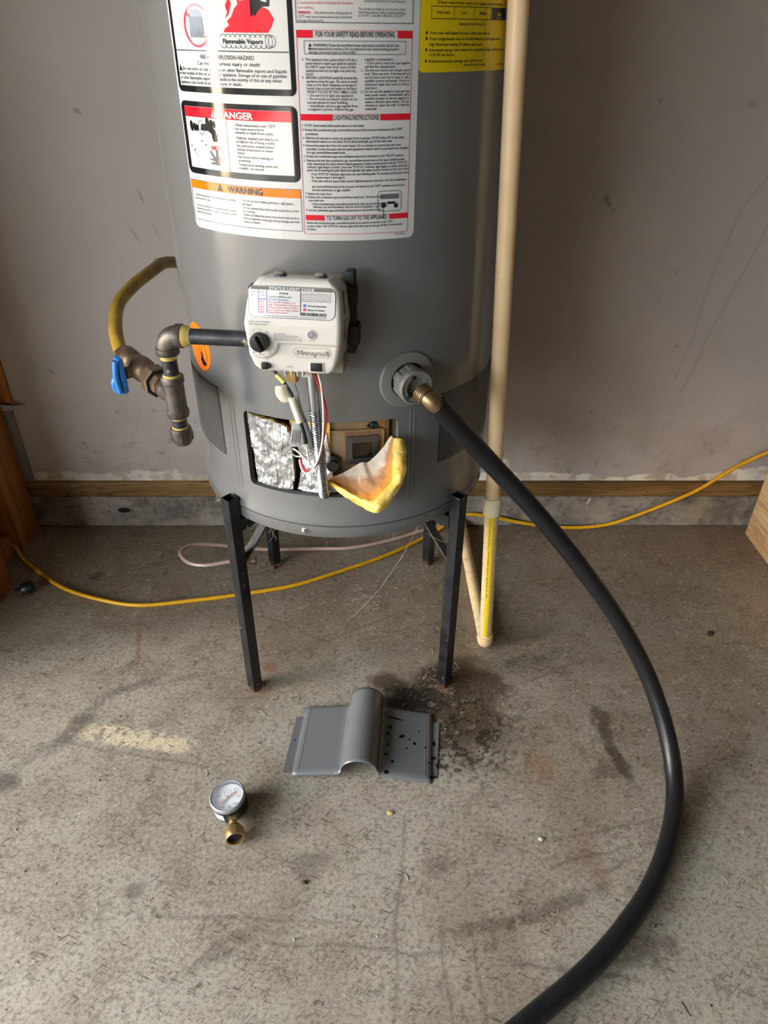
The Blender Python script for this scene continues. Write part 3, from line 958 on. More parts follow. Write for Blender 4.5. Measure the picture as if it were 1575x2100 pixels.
# vapour cloud
for k in range(10):
    u = -117 + k * 6.2
    GR.line([(u + 4.2 * math.cos(PI + PI * t / 8), 1084.2 + 3.2 * math.sin(PI + PI * t / 8)) for t in range(9)], 0.8)
    GR.line([(u + 4.2 * math.cos(PI * t / 8), 1091 + 3.0 * math.sin(PI * t / 8)) for t in range(9)], 0.8)
GR.line(ell(-57.5, 1087.6, 4.2, 5.5, 24), 0.8, True)
GR.line(ell(-61, 1087.6, 4.2, 5.5, 24), 0.6, True)
BK2.text('Flammable Vapors', -118, 1085.3, 6.2, width=50, bold=0.025)
INK.text('FIRE AND EXPLOSION HAZARD', -117, 1070.0, 6.0, width=74, bold=0.006, align='C')
INK.text('Can result in serious injury or death', -117, 1064.0, 5.4, width=86, align='C', bold=0.004)
BK2.poly([(-194, 1057.5), (-188, 1057.5), (-191, 1064)])
for k, (t, w) in enumerate((('Do not store or use gasoline or other flammable vapors and liquids', 144), ('in the vicinity of this or any other appliance. Storage of or use of gasoline', 151),
                       ('or other flammable vapors and liquids in the vicinity of this or any other', 145), ('appliance can result in serious injury or death.', 96))):
    INK.text(t, -187 if k == 0 else -194, 1058.2 - 4.55 * k, 5.0, width=w, bold=0.004)
# danger panel
grect(K, -201.5, -33.0, 946, 1026.5, 8)
grect(W, -194.5, -40.5, 953.2, 1021, 1)
RD.rect(-194.5, -40.5, 1009.8, 1020.8)
WT.poly([(-148, 1011.2), (-139.5, 1011.2), (-143.8, 1018.8)])
RDT.poly([(-144.3, 1012.6), (-143.2, 1012.6), (-143.0, 1016.8), (-144.5, 1016.8)])
WT.text('DANGER', -136.5, 1011.3, 9.6, width=49, bold=0.035)
for k, t in enumerate(('Water temperature over 125°F', 'can cause severe burns', 'instantly or death from scalds.', '', 'Children, disabled and elderly are', 'at highest risk of being scalded.', '', 'See instruction manual before',
                       'setting temperature at water', 'heater.', '', 'Feel water before bathing or', 'showering.', '', 'Temperature limiting valves are', 'available, see manual.')):
    if t:
        INK.text(t, -113, 1003.6 - [0, 3.9, 7.8, 0, 13.6, 17.5, 0, 21.9, 25.8, 29.7, 0, 34.0, 37.9, 0, 42.4, 46.3][k], 4.1, maxw=66, bold=0.003)
# tap, bath and hand pictogram
GR.line([(-125.5, 1009.5), (-126, 953.5)], 0.7)
GR.line([(-191, 977), (-166, 985)], 1.3); GR.line([(-150, 989), (-139, 992)], 1.3); GR.line([(-139, 992), (-126, 985)], 0.8)
GR.line([(-185, 973), (-160, 981)], 1.3); GR.line([(-185, 973), (-180, 968), (-152, 953.4)], 0.8)
GR.line([(-132, 1009), (-131, 990), (-126, 987)], 0.7)
for (u, v) in ((-184, 1000), (-155, 1005)):
    BK2.ellipse(u, v, 3.2, 6, 20, 0.1); BK2.ellipse(u + 6, v - 1, 3.0, 5.0, 6); BK2.ellipse(u + 10.5, v - 1.5, 2.6, 4.2, 6)
GR.line(ell(-166.5, 999, 4.6, 7.6, 28), 0.9, True)
BK2.poly([(-168, 996), (-166, 1003), (-151, 1003.5), (-143, 997), (-141, 985), (-148, 985), (-150, 993), (-155, 996)])
RDT.text('HOT', -152, 975.5, 7.0, width=15, bold=0.02)
GR.poly([(-160, 965), (-151, 966), (-157, 974), (-154, 975), (-147, 967), (-146, 977), (-143, 977), (-140, 969), (-133, 964), (-127, 957), (-126.4, 953.8), (-133, 957), (-140, 958.5), (-155, 959.5), (-157, 961.5), (-147, 962.5)])
RD.poly([(-148, 962), (-144, 968), (-138, 966), (-140, 963)])
RD.poly([(-141, 958), (-136, 962), (-131, 960), (-135, 957.5)])
# warning panel
OR.rect(-201.5, -34.0, 928.2, 938.5)
GR.frame(-201.5, -34.0, 889.8, 938.5, 0.7)
BK2.poly([(-151, 929.4), (-141.5, 929.4), (-146.2, 938)])
BK2.text('WARNING', -134, 929.8, 9.6, width=51, bold=0.03)
for k, t in enumerate(('• Sealed burner access door. Removal by a qualified', '  service person only.', '', '• If burner access door is removed, gasket must be', '  replaced and all four tamper resistant screws', '  tightened securely.')):
    if t: INK.text(t, -196, 919.5 - 4.2 * k, 3.9, maxw=74, width=None if k in (1, 5) else 72)
for k, t in enumerate(('• Do not operate if rubber grommet or sight glass is', '   damaged.', '• Do not operate if any of the burner access door screws', '   are missing.', '• Failure to follow the above instructions may result in', '   a fire or explosion, causing property damage, personal', '   injury or death.')):
    INK.text(t, -114, 920.5 - 4.15 * k, 4.0, width=(70, None, 76, None, 76, 76, None)[k], bold=0.003)
# right column
GR2 = Print(SF, L3)
GR2.frame(-29.5, 100, 1104.8, 1290, 0.8)
RT.text('its instructions before changing the tempera-', -27, 1121.5, 3.6, width=60)
RT.text('ture setting.', -27, 1117.3, 3.6)
RD.text('WARNING:', -27, 1112.8, 3.6, width=14, bold=0.02)
INK.text('Any thermostat setting above', -9, 1112.8, 3.6, width=40)
INK.text('125°F may cause severe burns and consume', -27, 1109.2, 3.6, width=58)
INK.text('energy unnecessarily.', -27, 1105.9, 3.6, width=28)
INK.text('This product is made to one or more of the', 38, 1116.6, 3.2, width=52)
INK.text('following patents. Other patents pending', 38, 1113.6, 3.2, width=52)
INK.text('5,179,990  5,146,584  5,982,233  6,132,007', 38, 1110.6, 3.2, width=50)
INK.text('using the manufacturer\'s specifications', 44, 1123.6, 3.2, width=46)
RT.line([(-29.5, 1098.5), (-31.8, 887.5)], 0.6); RT.line([(99.5, 1098.5), (99.3, 887.5)], 0.6); RT.rect(-32, 99.5, 887.2, 887.8)
def header(z, t, a, b, h=7.0):
    RD.rect(-29.5, a, z - h / 2, z + h / 2); RD.rect(b, 99.5, z - h / 2, z + h / 2)
    RT.rect(a, b, z + h / 2 - 0.5, z + h / 2)
    BK2.text(t, (a + b) / 2, z - 2.5, 7.0, width=(b - a) * 0.93, bold=0.012, align='C')
header(1095.0, 'FOR YOUR SAFETY READ BEFORE OPERATING', -12, 82)
GR.frame(-22, 92, 1076.2, 1089, 0.6)
BK2.poly([(-17, 1083.5), (-13.6, 1083.5), (-15.3, 1086.8)])
INK.text('WARNING: If you do not follow these instructions and the Use & Care', -12, 1083.6, 3.9, width=96, bold=0.012)
INK.text('Manual instructions exactly, a fire or explosion may result causing property', -17, 1080.3, 3.9, width=101, bold=0.008)
INK.text('damage, personal injury or loss of life.', -17, 1077.1, 3.9, width=52, bold=0.008)
lc = ['This appliance has a pilot which is lit by a', 'piezo-electric spark gas ignition system.', 'Do NOT open the inner door of this', 'appliance and try to light the pilot by', 'hand!',
      'BEFORE LIGHTING smell all around the', 'appliance area for gas.  Be sure to smell', 'next to the floor because some gas is', 'heavier than air and will settle on the floor.', 'WHAT TO DO IF YOU SMELL GAS:',
      '•  Do not try to light any appliance.', '•  Do not touch any electric switch; do not', '    use any phone in your building.', '•  Immediately call your gas supplier from', '    a neighbor\'s phone.  Follow the gas']
rc = ['    supplier\'s instructions.', '•  If you cannot reach your gas supplier,', '    call the fire department.', 'Use only your hand to turn the gas control', 'knob.  Never use tools.  If the knob will not', 'turn by hand, don\'t try to repair it, call a',
      'qualified service technician.  Force or', 'attempted repair may result in a fire or', 'explosion.', 'Do not use this appliance if any part has', 'been under water.  Immediately call a', 'qualified installer or service agency to', 'replace a flooded water heater.  Do not', 'attempt to repair the unit!  It must be', 'replaced!']
for k, t in enumerate(lc):
    INK.text(t, -21, 1070.2 - 3.42 * k, 3.7, maxw=57, bold=0.01)
for k, t in enumerate(rc):
    INK.text(t, 44.5, 1070.8 - 3.42 * k, 3.7, maxw=53, bold=0.01)
for t, u, k in (('A.', -25.5, 0), ('B.', -25.5, 5), ('C.', 40, 3), ('D.', 40, 9)):
    INK.text(t, u, 1070.4 - 3.42 * k, 3.7)
header(1015.4, 'LIGHTING INSTRUCTIONS', 7, 62.5, 6.6)
LI = [(210, '1. STOP!  Read safety information above on this label.', 72), (258, '2. Rotate the combination gas control/thermostat knob counter-clockwise to the "OFF"', 118), (303, '    position.', 15), (352, '3. Wait five (5) minutes to clear out any gas. If you smell gas, STOP! Follow "B" in the safety', 121),
      (390, '    information above on this label. If you don\'t smell gas, go to the next step.', 102), (437, '4. Remove the outer door from the water heater. Do not attempt to remove the inner door', 117), (478, '    assembly. Locate the piezo electric spark generator button which is just below the combina-', 123), (518, '    tion gas control/thermostat knob.', 46),
      (563, '5. Rotate the combination gas control/thermostat knob clockwise to the "PILOT" position.', 121), (612, '6. Depress and hold the combination gas control/thermostat knob all the way in while immedi-', 122), (651, '    ately depressing the piezo electric spark generator button several times until the "STATUS"', 122), (690, '    indicator light begins to blink. Once the "STATUS" indicator light begins to blink, verify the', 122), (728, '    pilot is lit by viewing the pilot flame through the sight glass window located on the inner door.', 124),
      (775, '       • If the "STATUS" indicator light does not start blinking after 90 seconds and the pilot is not', 121), (813, '         lit, repeat steps 2 through 6.', 40), (858, '       • If the pilot will not stay lit after several lighting sequence attempts, turn the combination', 118), (925, '         gas control/thermostat knob counter-clockwise to the "OFF" position and call your', 114), (968, '         service technician or gas supplier.', 47),
      (1015, '7. Replace the outer door.', 32), (1057, '8. Release the combination gas control/thermostat knob. The knob should', 94), (1097, '    pop back out.', 19), (1142, '       • If the combination gas control/thermostat knob does not pop back out when', 94), (1178, '         released, stop and immediately call your service technician or gas supplier.', 92), (1222, '9. Set the combination gas control/thermostat knob to the desired setting.', 93)]
for Y, t, w in LI:
    y = 220 + Y / 5.833
    zz = 1015.0 - (y - 241) * 0.529 - 1.2
    ind = len(t) - len(t.lstrip())
    INK.text(t.strip(), -28.5 + ind * 0.95, zz, 3.7, width=w, bold=0.012)
GR.line(rrect(60, 90, 913, 936, 4), 0.8, True); GR.rect(63, 87, 927, 932.5); INK.ellipse(67, 920, 3, 3.4, 16); INK.ellipse(83, 919, 2.8, 2.8, 16); INK.rect(72, 82, 921, 924); INK.line([(66, 918), (68, 904)], 0.8)
header(906.6, 'TO TURN GAS OFF TO THE APPLIANCE', -6.5, 74.5, 6.2)
INK.text('Rotate the combination gas control/thermostat knob counter-clockwise to the "OFF"', -28.5, 899.4, 3.7, width=108, bold=0.012)
INK.text('position. Note: The "STATUS" indicator light will briefly stay lit, then go off after a short period', -28.5, 895.6, 3.7, width=120, bold=0.012)
INK.text('of time.', -28.5, 891.8, 3.7, bold=0.012)
INK.text('AP16190-3', 82, 884.2, 3.0)
for P, nm, mt in ((K, 'black_panel', M_BLACKP), (W, 'white_panel', M_WHITEP), (RD, 'red_print', M_REDP), (GR, 'grey_line_print', M_GREYP), (GR2, 'grey_frame', M_GREYP), (INK, 'small_lettering', M_INK), (BK2, 'black_lettering', M_BLACKP),
                  (OR, 'orange_bar', M_ORANGEP), (WT, 'white_lettering', M_WHITEP), (RT, 'thin_red_lines', M_REDL), (RDT, 'red_symbols', M_REDP)):
    P.build(nm, mt, label)

# ---- yellow energy label
yl = Geo(); yl.add(*sheet(SF, rcols(108.9, 262, 1059, 1330, 5), 0.0004))
ylab = yl.build('energy_label', M_YELLOW, heater)
Y1 = Print(SF, 0.0007); Y2 = Print(SF, 0.0009)
Y1.text('(How much hot water you get in the first hour of use)', 194, 1123.6, 4.0, width=128, align='C', bold=0.01)
Y1.frame(122.5, 253, 1109.6, 1121.6, 0.6)
for u in (153.5, 184.8): Y1.rect(u - 0.3, u + 0.3, 1109.6, 1121.6)
Y1.rect(217, 253, 1109.6, 1121.6)
for t, u in (('Very small', 138), ('Low', 169), ('Medium', 201)): Y1.text(t, u, 1114.5, 4.2, align='C', bold=0.01)
Y2.text('High', 234, 1114, 4.6, align='C', bold=0.02); Y2.text('75 or more', 234, 1110.8, 2.8, align='C')
Y1.text('Estimated Yearly Energy Use', 184, 1104.2, 3.8, width=44, align='C', bold=0.008)
for v, t, w in ((1095.5, 'Your cost will depend on your utility rates and use.', 96), (1090.0, 'Cost range based only on models fueled by natural gas with a', 120), (1084.6, 'high first hour rating (75 gallons and over).', 82),
                (1079.4, 'Estimated energy cost is based on a national average natural gas cost', 130), (1074.8, 'of $1.09 per therm.', 36), (1068.6, 'Estimated yearly energy use: 268 therms', 84)):
    if t[0].isupper(): Y1.ellipse(117.5, v + 1.5, 1.3, 1.5, 12)
    Y1.text(t, 121.5, v, 3.9, width=w, bold=0.014)
Y1.text('www.ftc.gov/energy', 172, 1064.6, 3.8, width=40, bold=0.012)
Y1.text('(P/N 4001)', 238, 1064, 3.0, width=16)
Y1.build('black_lettering', M_BLACKP, ylab); Y2.build('yellow_lettering', M_YELLOW, ylab)

# ---- round orange sticker
st = Geo(); o_ = Print(SF, 0.0004); o_.ellipse(-249, 697, 36, 37.5, 48)
M_STICK = plain('orange_sticker_vinyl', rgb(240, 118, 26), 0.4, var=0.03)
stick = o_.build('orange_sticker', M_STICK, heater)
q = Print(SF, 0.0007)
q.line([(-262, 716), (-232, 716), (-224, 690), (-230, 672)], 1.0); q.line([(-254, 708), (-238, 704), (-240, 684)], 1.0); q.line([(-246, 712), (-246, 676)], 0.9)
q.poly([(-243, 692), (-238, 690), (-236, 682), (-230, 676), (-234, 670), (-242, 671), (-246, 678), (-242, 684)]); q.ellipse(-236, 674, 5, 4)
q.build('black_symbol', M_BLACKP, stick)

# ---- what shows inside the opening
cav = Geo()
cav.add(*sheet(SF, [(-190 + 330 * k / 40, 470, 650) for k in range(41)], -0.075))
for z in (470, 650):
    vs = []
    for k in range(41):
        u = -190 + 330 * k / 40
        vs += [SF(u, z, -0.075), SF(u, z, -0.0005)]
    cav.add(vs, [(2 * i, 2 * i + 2, 2 * i + 3, 2 * i + 1) for i in range(40)])
for u in (-190, 140):
    cav.add([SF(u, 470, -0.075), SF(u, 470, -0.0005), SF(u, 650, -0.0005), SF(u, 650, -0.075)], [(0, 1, 2, 3)])
cav.build('burner_cavity', M_DARK, heater)

# crinkled foil
n = NT('crinkled_foil', rough=0.3, metal=0.92)
fz = n.noise(70, 5, 0.7, dist=0.6)
n.color(n.mix(n.rng(n.noise(40, 3, 0.6), 0.35, 0.65), rgb(200, 202, 206), rgb(240, 241, 244)))
n.rough(n.rng(fz, 0.3, 0.7, 0.22, 0.36))
lines = n.math('SINE', n.math('MULTIPLY', n.sep()[0], 1150.0))
n.bump(n.math('ADD', n.math('MULTIPLY', n.noise(120, 4, 0.65, n.mapping(scale=(2.0, 2.0, 0.45))), 1.3), n.math('MULTIPLY', n.rng(lines, 0.9, 1.0), 0.18)), 0.85, 0.0028)
M_FOIL = n.m
M_GLASSW = plain('yellow_glass_wool', rgb(224, 186, 84), 0.95, var=0.22, vscale=60, bump=0.6, bscale=350)

def foil(name, outline, lift0, amp, seed):
    """outline: function t(0..1 across), s(0..1 up) -> (u, v)"""
    nx, ny = 46, 60
    vs, back = [], []
    for j in range(ny + 1):
        for i in range(nx + 1):
            u, v = outline(i / nx, j / ny)
            p = V((u * 0.05, v * 0.05, seed))
            w = noise.fractal(p, 0.9, 2.1, 4) * amp
            cre = abs(noise.noise(V((u * 0.11 + seed, v * 0.035, 0)))) * amp * 1.2
            e = min(i, nx - i, j, ny - j) / 4.0
            l = lift0(i / nx, j / ny) + (w - cre) * min(1, 0.4 + e)
            jit = 1.2 * noise.noise(V((u * 0.3, v * 0.3, seed + 4))) if (i in (0, nx) or j in (0, ny)) else 0
            vs.append(SF(u + jit, v + jit, l))
            back.append(SF(u + jit * 0.5 + (5.0 if i < nx / 2 else -0.5), v + jit - (1.5 if j > ny / 2 else -3), l - 0.008))
    k = len(vs)
    fs = [(j * (nx + 1) + i, j * (nx + 1) + i + 1, (j + 1) * (nx + 1) + i + 1, (j + 1) * (nx + 1) + i) for j in range(ny) for i in range(nx)]
    o = mesh(name, vs, fs, M_FOIL, heater, smooth=True, fix=False)
    o.data.polygons.foreach_set('use_smooth', [True] * len(o.data.polygons))
    # glass wool that backs the foil shows as a thin yellow edge
    ring = [j * (nx + 1) for j in range(ny + 1)] + [ny * (nx + 1) + i for i in range(1, nx + 1)] + [j * (nx + 1) + nx for j in range(ny - 1, -1, -1)] + [i for i in range(nx - 1, 0, -1)]
    m = len(ring)
    mesh('wool_edge', [vs[i] for i in ring] + [back[i] for i in ring], [(i, (i + 1) % m, m + (i + 1) % m, m + i) for i in range(m)], M_GLASSW, o)
    return o
def ol1(t, s):
    v0, v1 = 499.5 - 0 * t, 622
    u0 = -146 + 7.0 * (1 - s) ** 1.2 * 0.9
    u1 = -71 - (4.0 if s < .15 else 0) - max(0, s - 0.88) / 0.12 * 7
    v1 -= max(0, t - 0.72) / 0.28 * 11
    return u0 + (u1 - u0) * t, v0 + (v1 - v0) * s
foil('foil_flap', ol1, lambda t, s: -0.004 + 0.008 * math.sin(PI * t) * (0.3 + 0.7 * s) + (0.002 if s > .5 else 0), 0.0030, 3.1)
def ol2(t, s):
    u0 = -70 + 8 * max(0, math.sin(PI * min(1, s * 1.25)))
    u1 = -4 - 16 * s
    v0, v1 = 497.5, 612
    return u0 + (u1 - u0) * t, v0 + (v1 - v0) * s
foil('foil_flap', ol2, lambda t, s: -0.010 - 0.006 * s + 0.004 * math.sin(PI * t), 0.0030, 8.7)
# yellow wool strip behind the foils
g = Geo(); g.add(*sheet(SF, [(-78 + 66 * k / 16, 600, 621.5 - 2 * abs(math.sin(k))) for k in range(17)], -0.016))
g.add(*sheet(SF, [(-20 + 7 * k / 3, 500, 621) for k in range(4)], -0.017))
g.build('wool_strip', M_GLASSW, heater)

# inner burner door: tan coated steel with a raised step and a sight glass
n = NT('heat_tinted_steel', rough=0.38, metal=0.55)
f = n.noise(18, 3, 0.6)
c = n.mix(n.rng(f, 0.3, 0.7), rgb(186, 168, 140), rgb(164, 142, 110))
c = n.mix(n.rng(n.noise(9, 2, 0.6, n.mapping(loc=(2, 1, 4))), 0.5, 0.7), c, rgb(170, 126, 66))
n.color(c); n.bump(n.noise(120, 2), 0.08, 0.001)
M_TAN = n.m
D0 = -0.022
g = Geo()
g.add(*sheet(SF, [(-16 + 106 * k / 24, 498, 622) for k in range(25)], D0))
inner = g.build('inner_door', M_TAN, heater)
# pressed step
def ribbon(pts, w, l0, l1, sf=SF):
    g = Geo(); n_ = len(pts); vs = []
    for i in range(n_):
        a, b = pts[max(i - 1, 0)], pts[min(i + 1, n_ - 1)]
        dx, dy = b[0] - a[0], b[1] - a[1]; l = math.hypot(dx, dy) or 1
        nx, ny = -dy / l, dx / l
        for k, lf in ((-1, l0), (-0.45, l1), (0.45, l1), (1, l0)):
            vs.append(sf(pts[i][0] + nx * w / 2 * k, pts[i][1] + ny * w / 2 * k, lf))
    g.add(vs, [(i * 4 + j, i * 4 + j + 1, i * 4 + j + 5, i * 4 + j + 4) for i in range(n_ - 1) for j in range(3)])
    return g
stp = [(-16 + 10 * k, 600.5) for k in range(9)] + [(71 + 5 * math.sin(a), 595.5 + 5 * math.cos(a)) for a in (0.2, 0.6, 1.0, 1.4)] + [(76, 590 - 10 * k) for k in range(7)]
ribbon(stp, 3.4, D0 + 0.0003, D0 + 0.0042).build('pressed_step', M_TAN, inner)
g = Geo(); g.add(*sheet(SF, [(86 + 5 * k / 3, 520, 618) for k in range(4)], D0 + 0.0004)); g.build('door_edge_gap', M_DARK, inner)
g = Geo(); g.add(*sheet(SF, [(90.5 + 6 * k / 3, 520, 620) for k in range(4)], D0 + 0.004)); g.build('door_flange', M_TAN, inner)
# sight glass with its dark frame
M_GASK = plain('dark_grey_frame', rgb(84, 82, 80), 0.45, 0.5, var=0.12)
M_SOOT = plain('sooty_glass', rgb(26, 24, 24), 0.3, var=0.2)
M_RUSTED = plain('rusty_gasket', rgb(132, 100, 80), 0.8, var=0.25, vscale=120)
g = Geo(); g.add(*sheet(SF, rcols(11, 69, 539, 599, 2), D0 + 0.0016)); g.build('sight_gasket', M_RUSTED, inner)
g = Geo()
a_, b_ = rrect(13, 67, 544, 591, 3, 4, 6), rrect(23, 56, 554, 581, 3, 4, 6)
def ringfill(a, b, la, lb):
    na, nb = len(a), len(b)
    m = 48
    A = [a[int(i * na / m)] for i in range(m)]; B = []
    for (u, v) in A:       # nearest by angle
        ang = math.atan2(v - 567, u - 39.5)
        B.append(min(b, key=lambda p: abs(((math.atan2(p[1] - 567, p[0] - 39.5) - ang + PI) % (2 * PI)) - PI)))
    return [SF(u, v, la) for u, v in A] + [SF(u, v, lb) for u, v in B], [(i, (i + 1) % m, m + (i + 1) % m, m + i) for i in range(m)]
g.add(*ringfill(a_, b_, D0 + 0.004, D0 + 0.0052))
g.add(*ringfill(a_, [(u * 1.0, v) for u, v in a_], D0 + 0.004, D0 + 0.001))
g.build('sight_frame', M_GASK, inner)
g = Geo(); g.add(*sheet(SF, rcols(22, 57, 553, 582, 2), D0 + 0.0030)); g.build('sight_glass', M_SOOT, inner)
# keyhole screw, burner tube nut
g = Geo(); p = SF(60, 607, D0); dn = (p - V((TC.x, TC.y, p.z))).normalized()
g.add(*lathe(p, dn, [(0.0062, 0.0), (0.0062, 0.003), (0.004, 0.0042), (0.002, 0.003)], 16)); g.build('door_screw', plain('blued_screw', rgb(56, 62, 68), 0.3, 0.8), inner)
g = Geo(); q = Print(SF, D0 + 0.0006); q.poly([(47, 606), (54, 611.5), (60, 613), (60, 601), (54, 602)]); q.build('keyhole', M_DARK, inner)
g = Geo(); p = SF(-9, 546, D0 + 0.004); dn = (p - V((TC.x, TC.y, p.z))).normalized()
g.add(*lathe(p, dn, [(0.014, 0), (0.014, 0.004), (0.009, 0.006), (0.009, 0.012), (0.005, 0.012)], 24)); g.build('manifold_nut', plain('dark_nut', rgb(70, 70, 72), 0.35, 0.8), inner)
# drip channel below the inner door
g = Geo(); g.add(*tube([SF(-16, 513, -0.006), SF(20, 513, -0.006), SF(60, 513, -0.006)], 0.003, 8, 6)); g.build('door_bottom_rail', M_STEEL, inner)

# ---- folded-out batt of glass wool
n = NT('scorched_glass_wool', rough=0.95, spec=0.1)
at = n.node('ShaderNodeAttribute', attribute_name='scorch')
sc = n.math('ADD', at.outputs['Fac'], n.math('MULTIPLY', n.math('SUBTRACT', n.noise(38, 4, 0.65), 0.5), 0.55))
c = n.mix(n.rng(sc, 0.18, 0.42), rgb(214, 202, 184), rgb(178, 134, 98))
c = n.mix(n.rng(sc, 0.45, 0.72), c, rgb(206, 140, 62))
c = n.mix(n.rng(sc, 0.78, 1.0), c, rgb(240, 200, 96))
c = n.mix(n.math('MULTIPLY', n.rng(n.noise(70, 4, 0.7), 0.54, 0.68), 0.4), c, rgb(140, 98, 68))
n.color(c); n.bump(n.noise(260, 4, 0.7), 0.9, 0.002)
M_SCORCH = n.m
n = NT('golden_glass_wool', rough=0.95, spec=0.1)
f = n.noise(26, 5, 0.65, n.mapping(scale=(1, 1, 3)))
c = n.mix(n.rng(f, 0.35, 0.65), rgb(252, 232, 150), rgb(244, 200, 84))
c = n.mix(n.math('MULTIPLY', n.rng(n.noise(50, 4, 0.6), 0.52, 0.66), 0.55), c, rgb(206, 140, 30))
n.color(c); n.bump(n.noise(240, 4, 0.7, n.mapping(scale=(1, 1, 2.5))), 0.9, 0.0025)
M_WOOL = n.m
inner_c = [(-0.0705, 0.9272, 0.5279), (-0.0492, 0.9137, 0.5231), (-0.0231, 0.8953, 0.5174), (0.0011, 0.8755, 0.52), (0.0133, 0.8779, 0.5355), (0.0285, 0.892, 0.5496), (0.0283, 0.9055, 0.5791), (0.0299, 0.9269, 0.6015)]
outer_c = [(-0.071, 0.9312, 0.521), (-0.0497, 0.9167, 0.5089), (-0.0211, 0.8986, 0.4994), (0.004, 0.8791, 0.5), (0.0243, 0.8805, 0.5166), (0.0443, 0.8927, 0.5492), (0.0486, 0.9068, 0.5742), (0.046, 0.9294, 0.5969)]
back_c = [(-0.0694, 0.9342, 0.528), (-0.0536, 0.9367, 0.5326), (-0.0363, 0.9393, 0.5406), (-0.0197, 0.9411, 0.5517), (-0.0108, 0.9425, 0.5509), (-0.0011, 0.9444, 0.5567), (0.0138, 0.9481, 0.5733), (0.027, 0.9523, 0.592)]
under_c = [(a[0], a[1] + 0.0, a[2] - 0.018) for a in back_c]
under_c = [(x_ + 0.004, max(0.935, y_), z_) for x_, y_, z_ in under_c]
curves = [smooth_path(cc, 8) for cc in (under_c, back_c, inner_c, outer_c, under_c)]
m = len(curves[0])
rows_ = []
def lerp_rows(a, b, k):
    return [[a[i].lerp(b[i], t / k) for i in range(m)] for t in range(k)]
rows_ += lerp_rows(curves[0], curves[1], 3)
n_top0 = len(rows_)
top = lerp_rows(curves[1], curves[2], 16)
for j, r in enumerate(top):         # sag between the two flaps
    t = j / 16
    for i in range(m):
        sgn = math.sin(PI * t)
        r[i] = r[i] + V((0.002, 0.004, -0.010)) * sgn * (1 - abs(i / (m - 1) - 0.55) * 1.4)
rows_ += top
n_top1 = len(rows_)
rim = lerp_rows(curves[2], curves[3], 7)
for j, r in enumerate(rim):
    t = j / 7
    for i in range(m):
        out = (r[i] - V((TC.x, TC.y, r[i].z))).normalized()
        r[i] = r[i] + (out * 0.004 + V((0, 0, 0.002))) * math.sin(PI * t)
rows_ += rim
rows_ += lerp_rows(curves[3], curves[4], 6)
rows_.append([p.copy() for p in curves[4]])
vs = []
for j, r in enumerate(rows_):
    for i, p in enumerate(r):
        d = V((noise.fractal(p * 90, 1, 2, 3), noise.fractal(p * 90 + V((9, 0, 0)), 1, 2, 3), noise.fractal(p * 90 + V((0, 9, 0)), 1, 2, 3)))
        amp = 0.0016 if n_top0 <= j < n_top1 else 0.0012
        vs.append(p + d * amp)
fs = [(j * m + i, j * m + i + 1, (j + 1) * m + i + 1, (j + 1) * m + i) for j in range(len(rows_) - 1) for i in range(m - 1)]
fs.append(tuple(j * m for j in range(len(rows_) - 1)))
fs.append(tuple(j * m + m - 1 for j in range(len(rows_) - 1))[::-1])
batt = mesh('insulation_batt', vs, fs, M_WOOL, heater)
batt.data.materials.append(M_SCORCH)
for k, p in enumerate(batt.data.polygons):
    j = k // (m - 1)
    if k < (len(rows_) - 1) * (m - 1) and n_top0 <= j < n_top1 - 1:
        p.material_index = 1
    p.use_smooth = True
at_ = batt.data.attributes.new('scorch', 'FLOAT', 'POINT')
sv = []
for j in range(len(rows_)):
    t_ = min(1.0, max(0.0, (j - n_top0) / (n_top1 - n_top0)))
    for i in range(m):
        s_ = i / (m - 1)
        sv.append(0.12 + 0.80 * t_ ** 1.3 + 0.35 * max(0, 0.25 - s_) / 0.25 + 0.12 * max(0, s_ - 0.8) / 0.2)
at_.data.foreach_set('value', sv)
tag(batt, 'folded yellow glass wool batt scorched brown')

# ---- drain valve
M_PLAST = plain('grey_valve_plastic', rgb(128, 127, 124), 0.32, var=0.05)
VTH = 105.3 / 1000 / TR
vn = V((math.sin(VTH), -math.cos(VTH), 0))
vo = cyl(VTH, TR, 0.683)
g = Geo(); g.add(*lathe(vo, vn, [(0.0425, -0.006), (0.0425, 0.0005), (0.0415, 0.0022), (0.036, 0.0034), (0.027, 0.0036), (0.0265, 0.001)], 64)); esc = g.build('drain_escutcheon', M_PLAST, heater)
g = Geo(); g.add(*lathe(vo, vn, [(0.0268, 0.0008), (0.0268, 0.0024), (0.020, 0.0024)], 48)); g.build('escutcheon_recess', M_DARK, esc)
def lobes(a):
    t = (a / (2 * PI) * 6) % 1.0
    return 1.0 + (0.085 if 0.22 < t < 0.78 else 0.0)
g = Geo(); g.add(*lathe(vo, vn, [(0.0235, 0.004), (0.0235, 0.020), (0.0232, 0.0215)], 72, True, True, lobes))
g.add(*lathe(vo, vn, [(0.0242, 0.0205), (0.0252, 0.022), (0.0252, 0.030), (0.0240, 0.0325), (0.0222, 0.0325), (0.0215, 0.0305), (0.0150, 0.0305), (0.0148, 0.020)], 64, True, True))
knobv = g.build('drain_valve_handle', M_PLAST, heater)
for k in range(3):
    a = 0.8 + k * 2 * PI / 3
    fx, fy, fd = frame(vn)
    p = vo + vn * 0.0308 + (fx * math.cos(a) + fy * math.sin(a)) * 0.0165
    g = Geo(); g.add(*lathe(p, vn, [(0.0030, 0), (0.0030, 0.0006)], 12)); g.build('handle_slot', M_DARK, knobv)
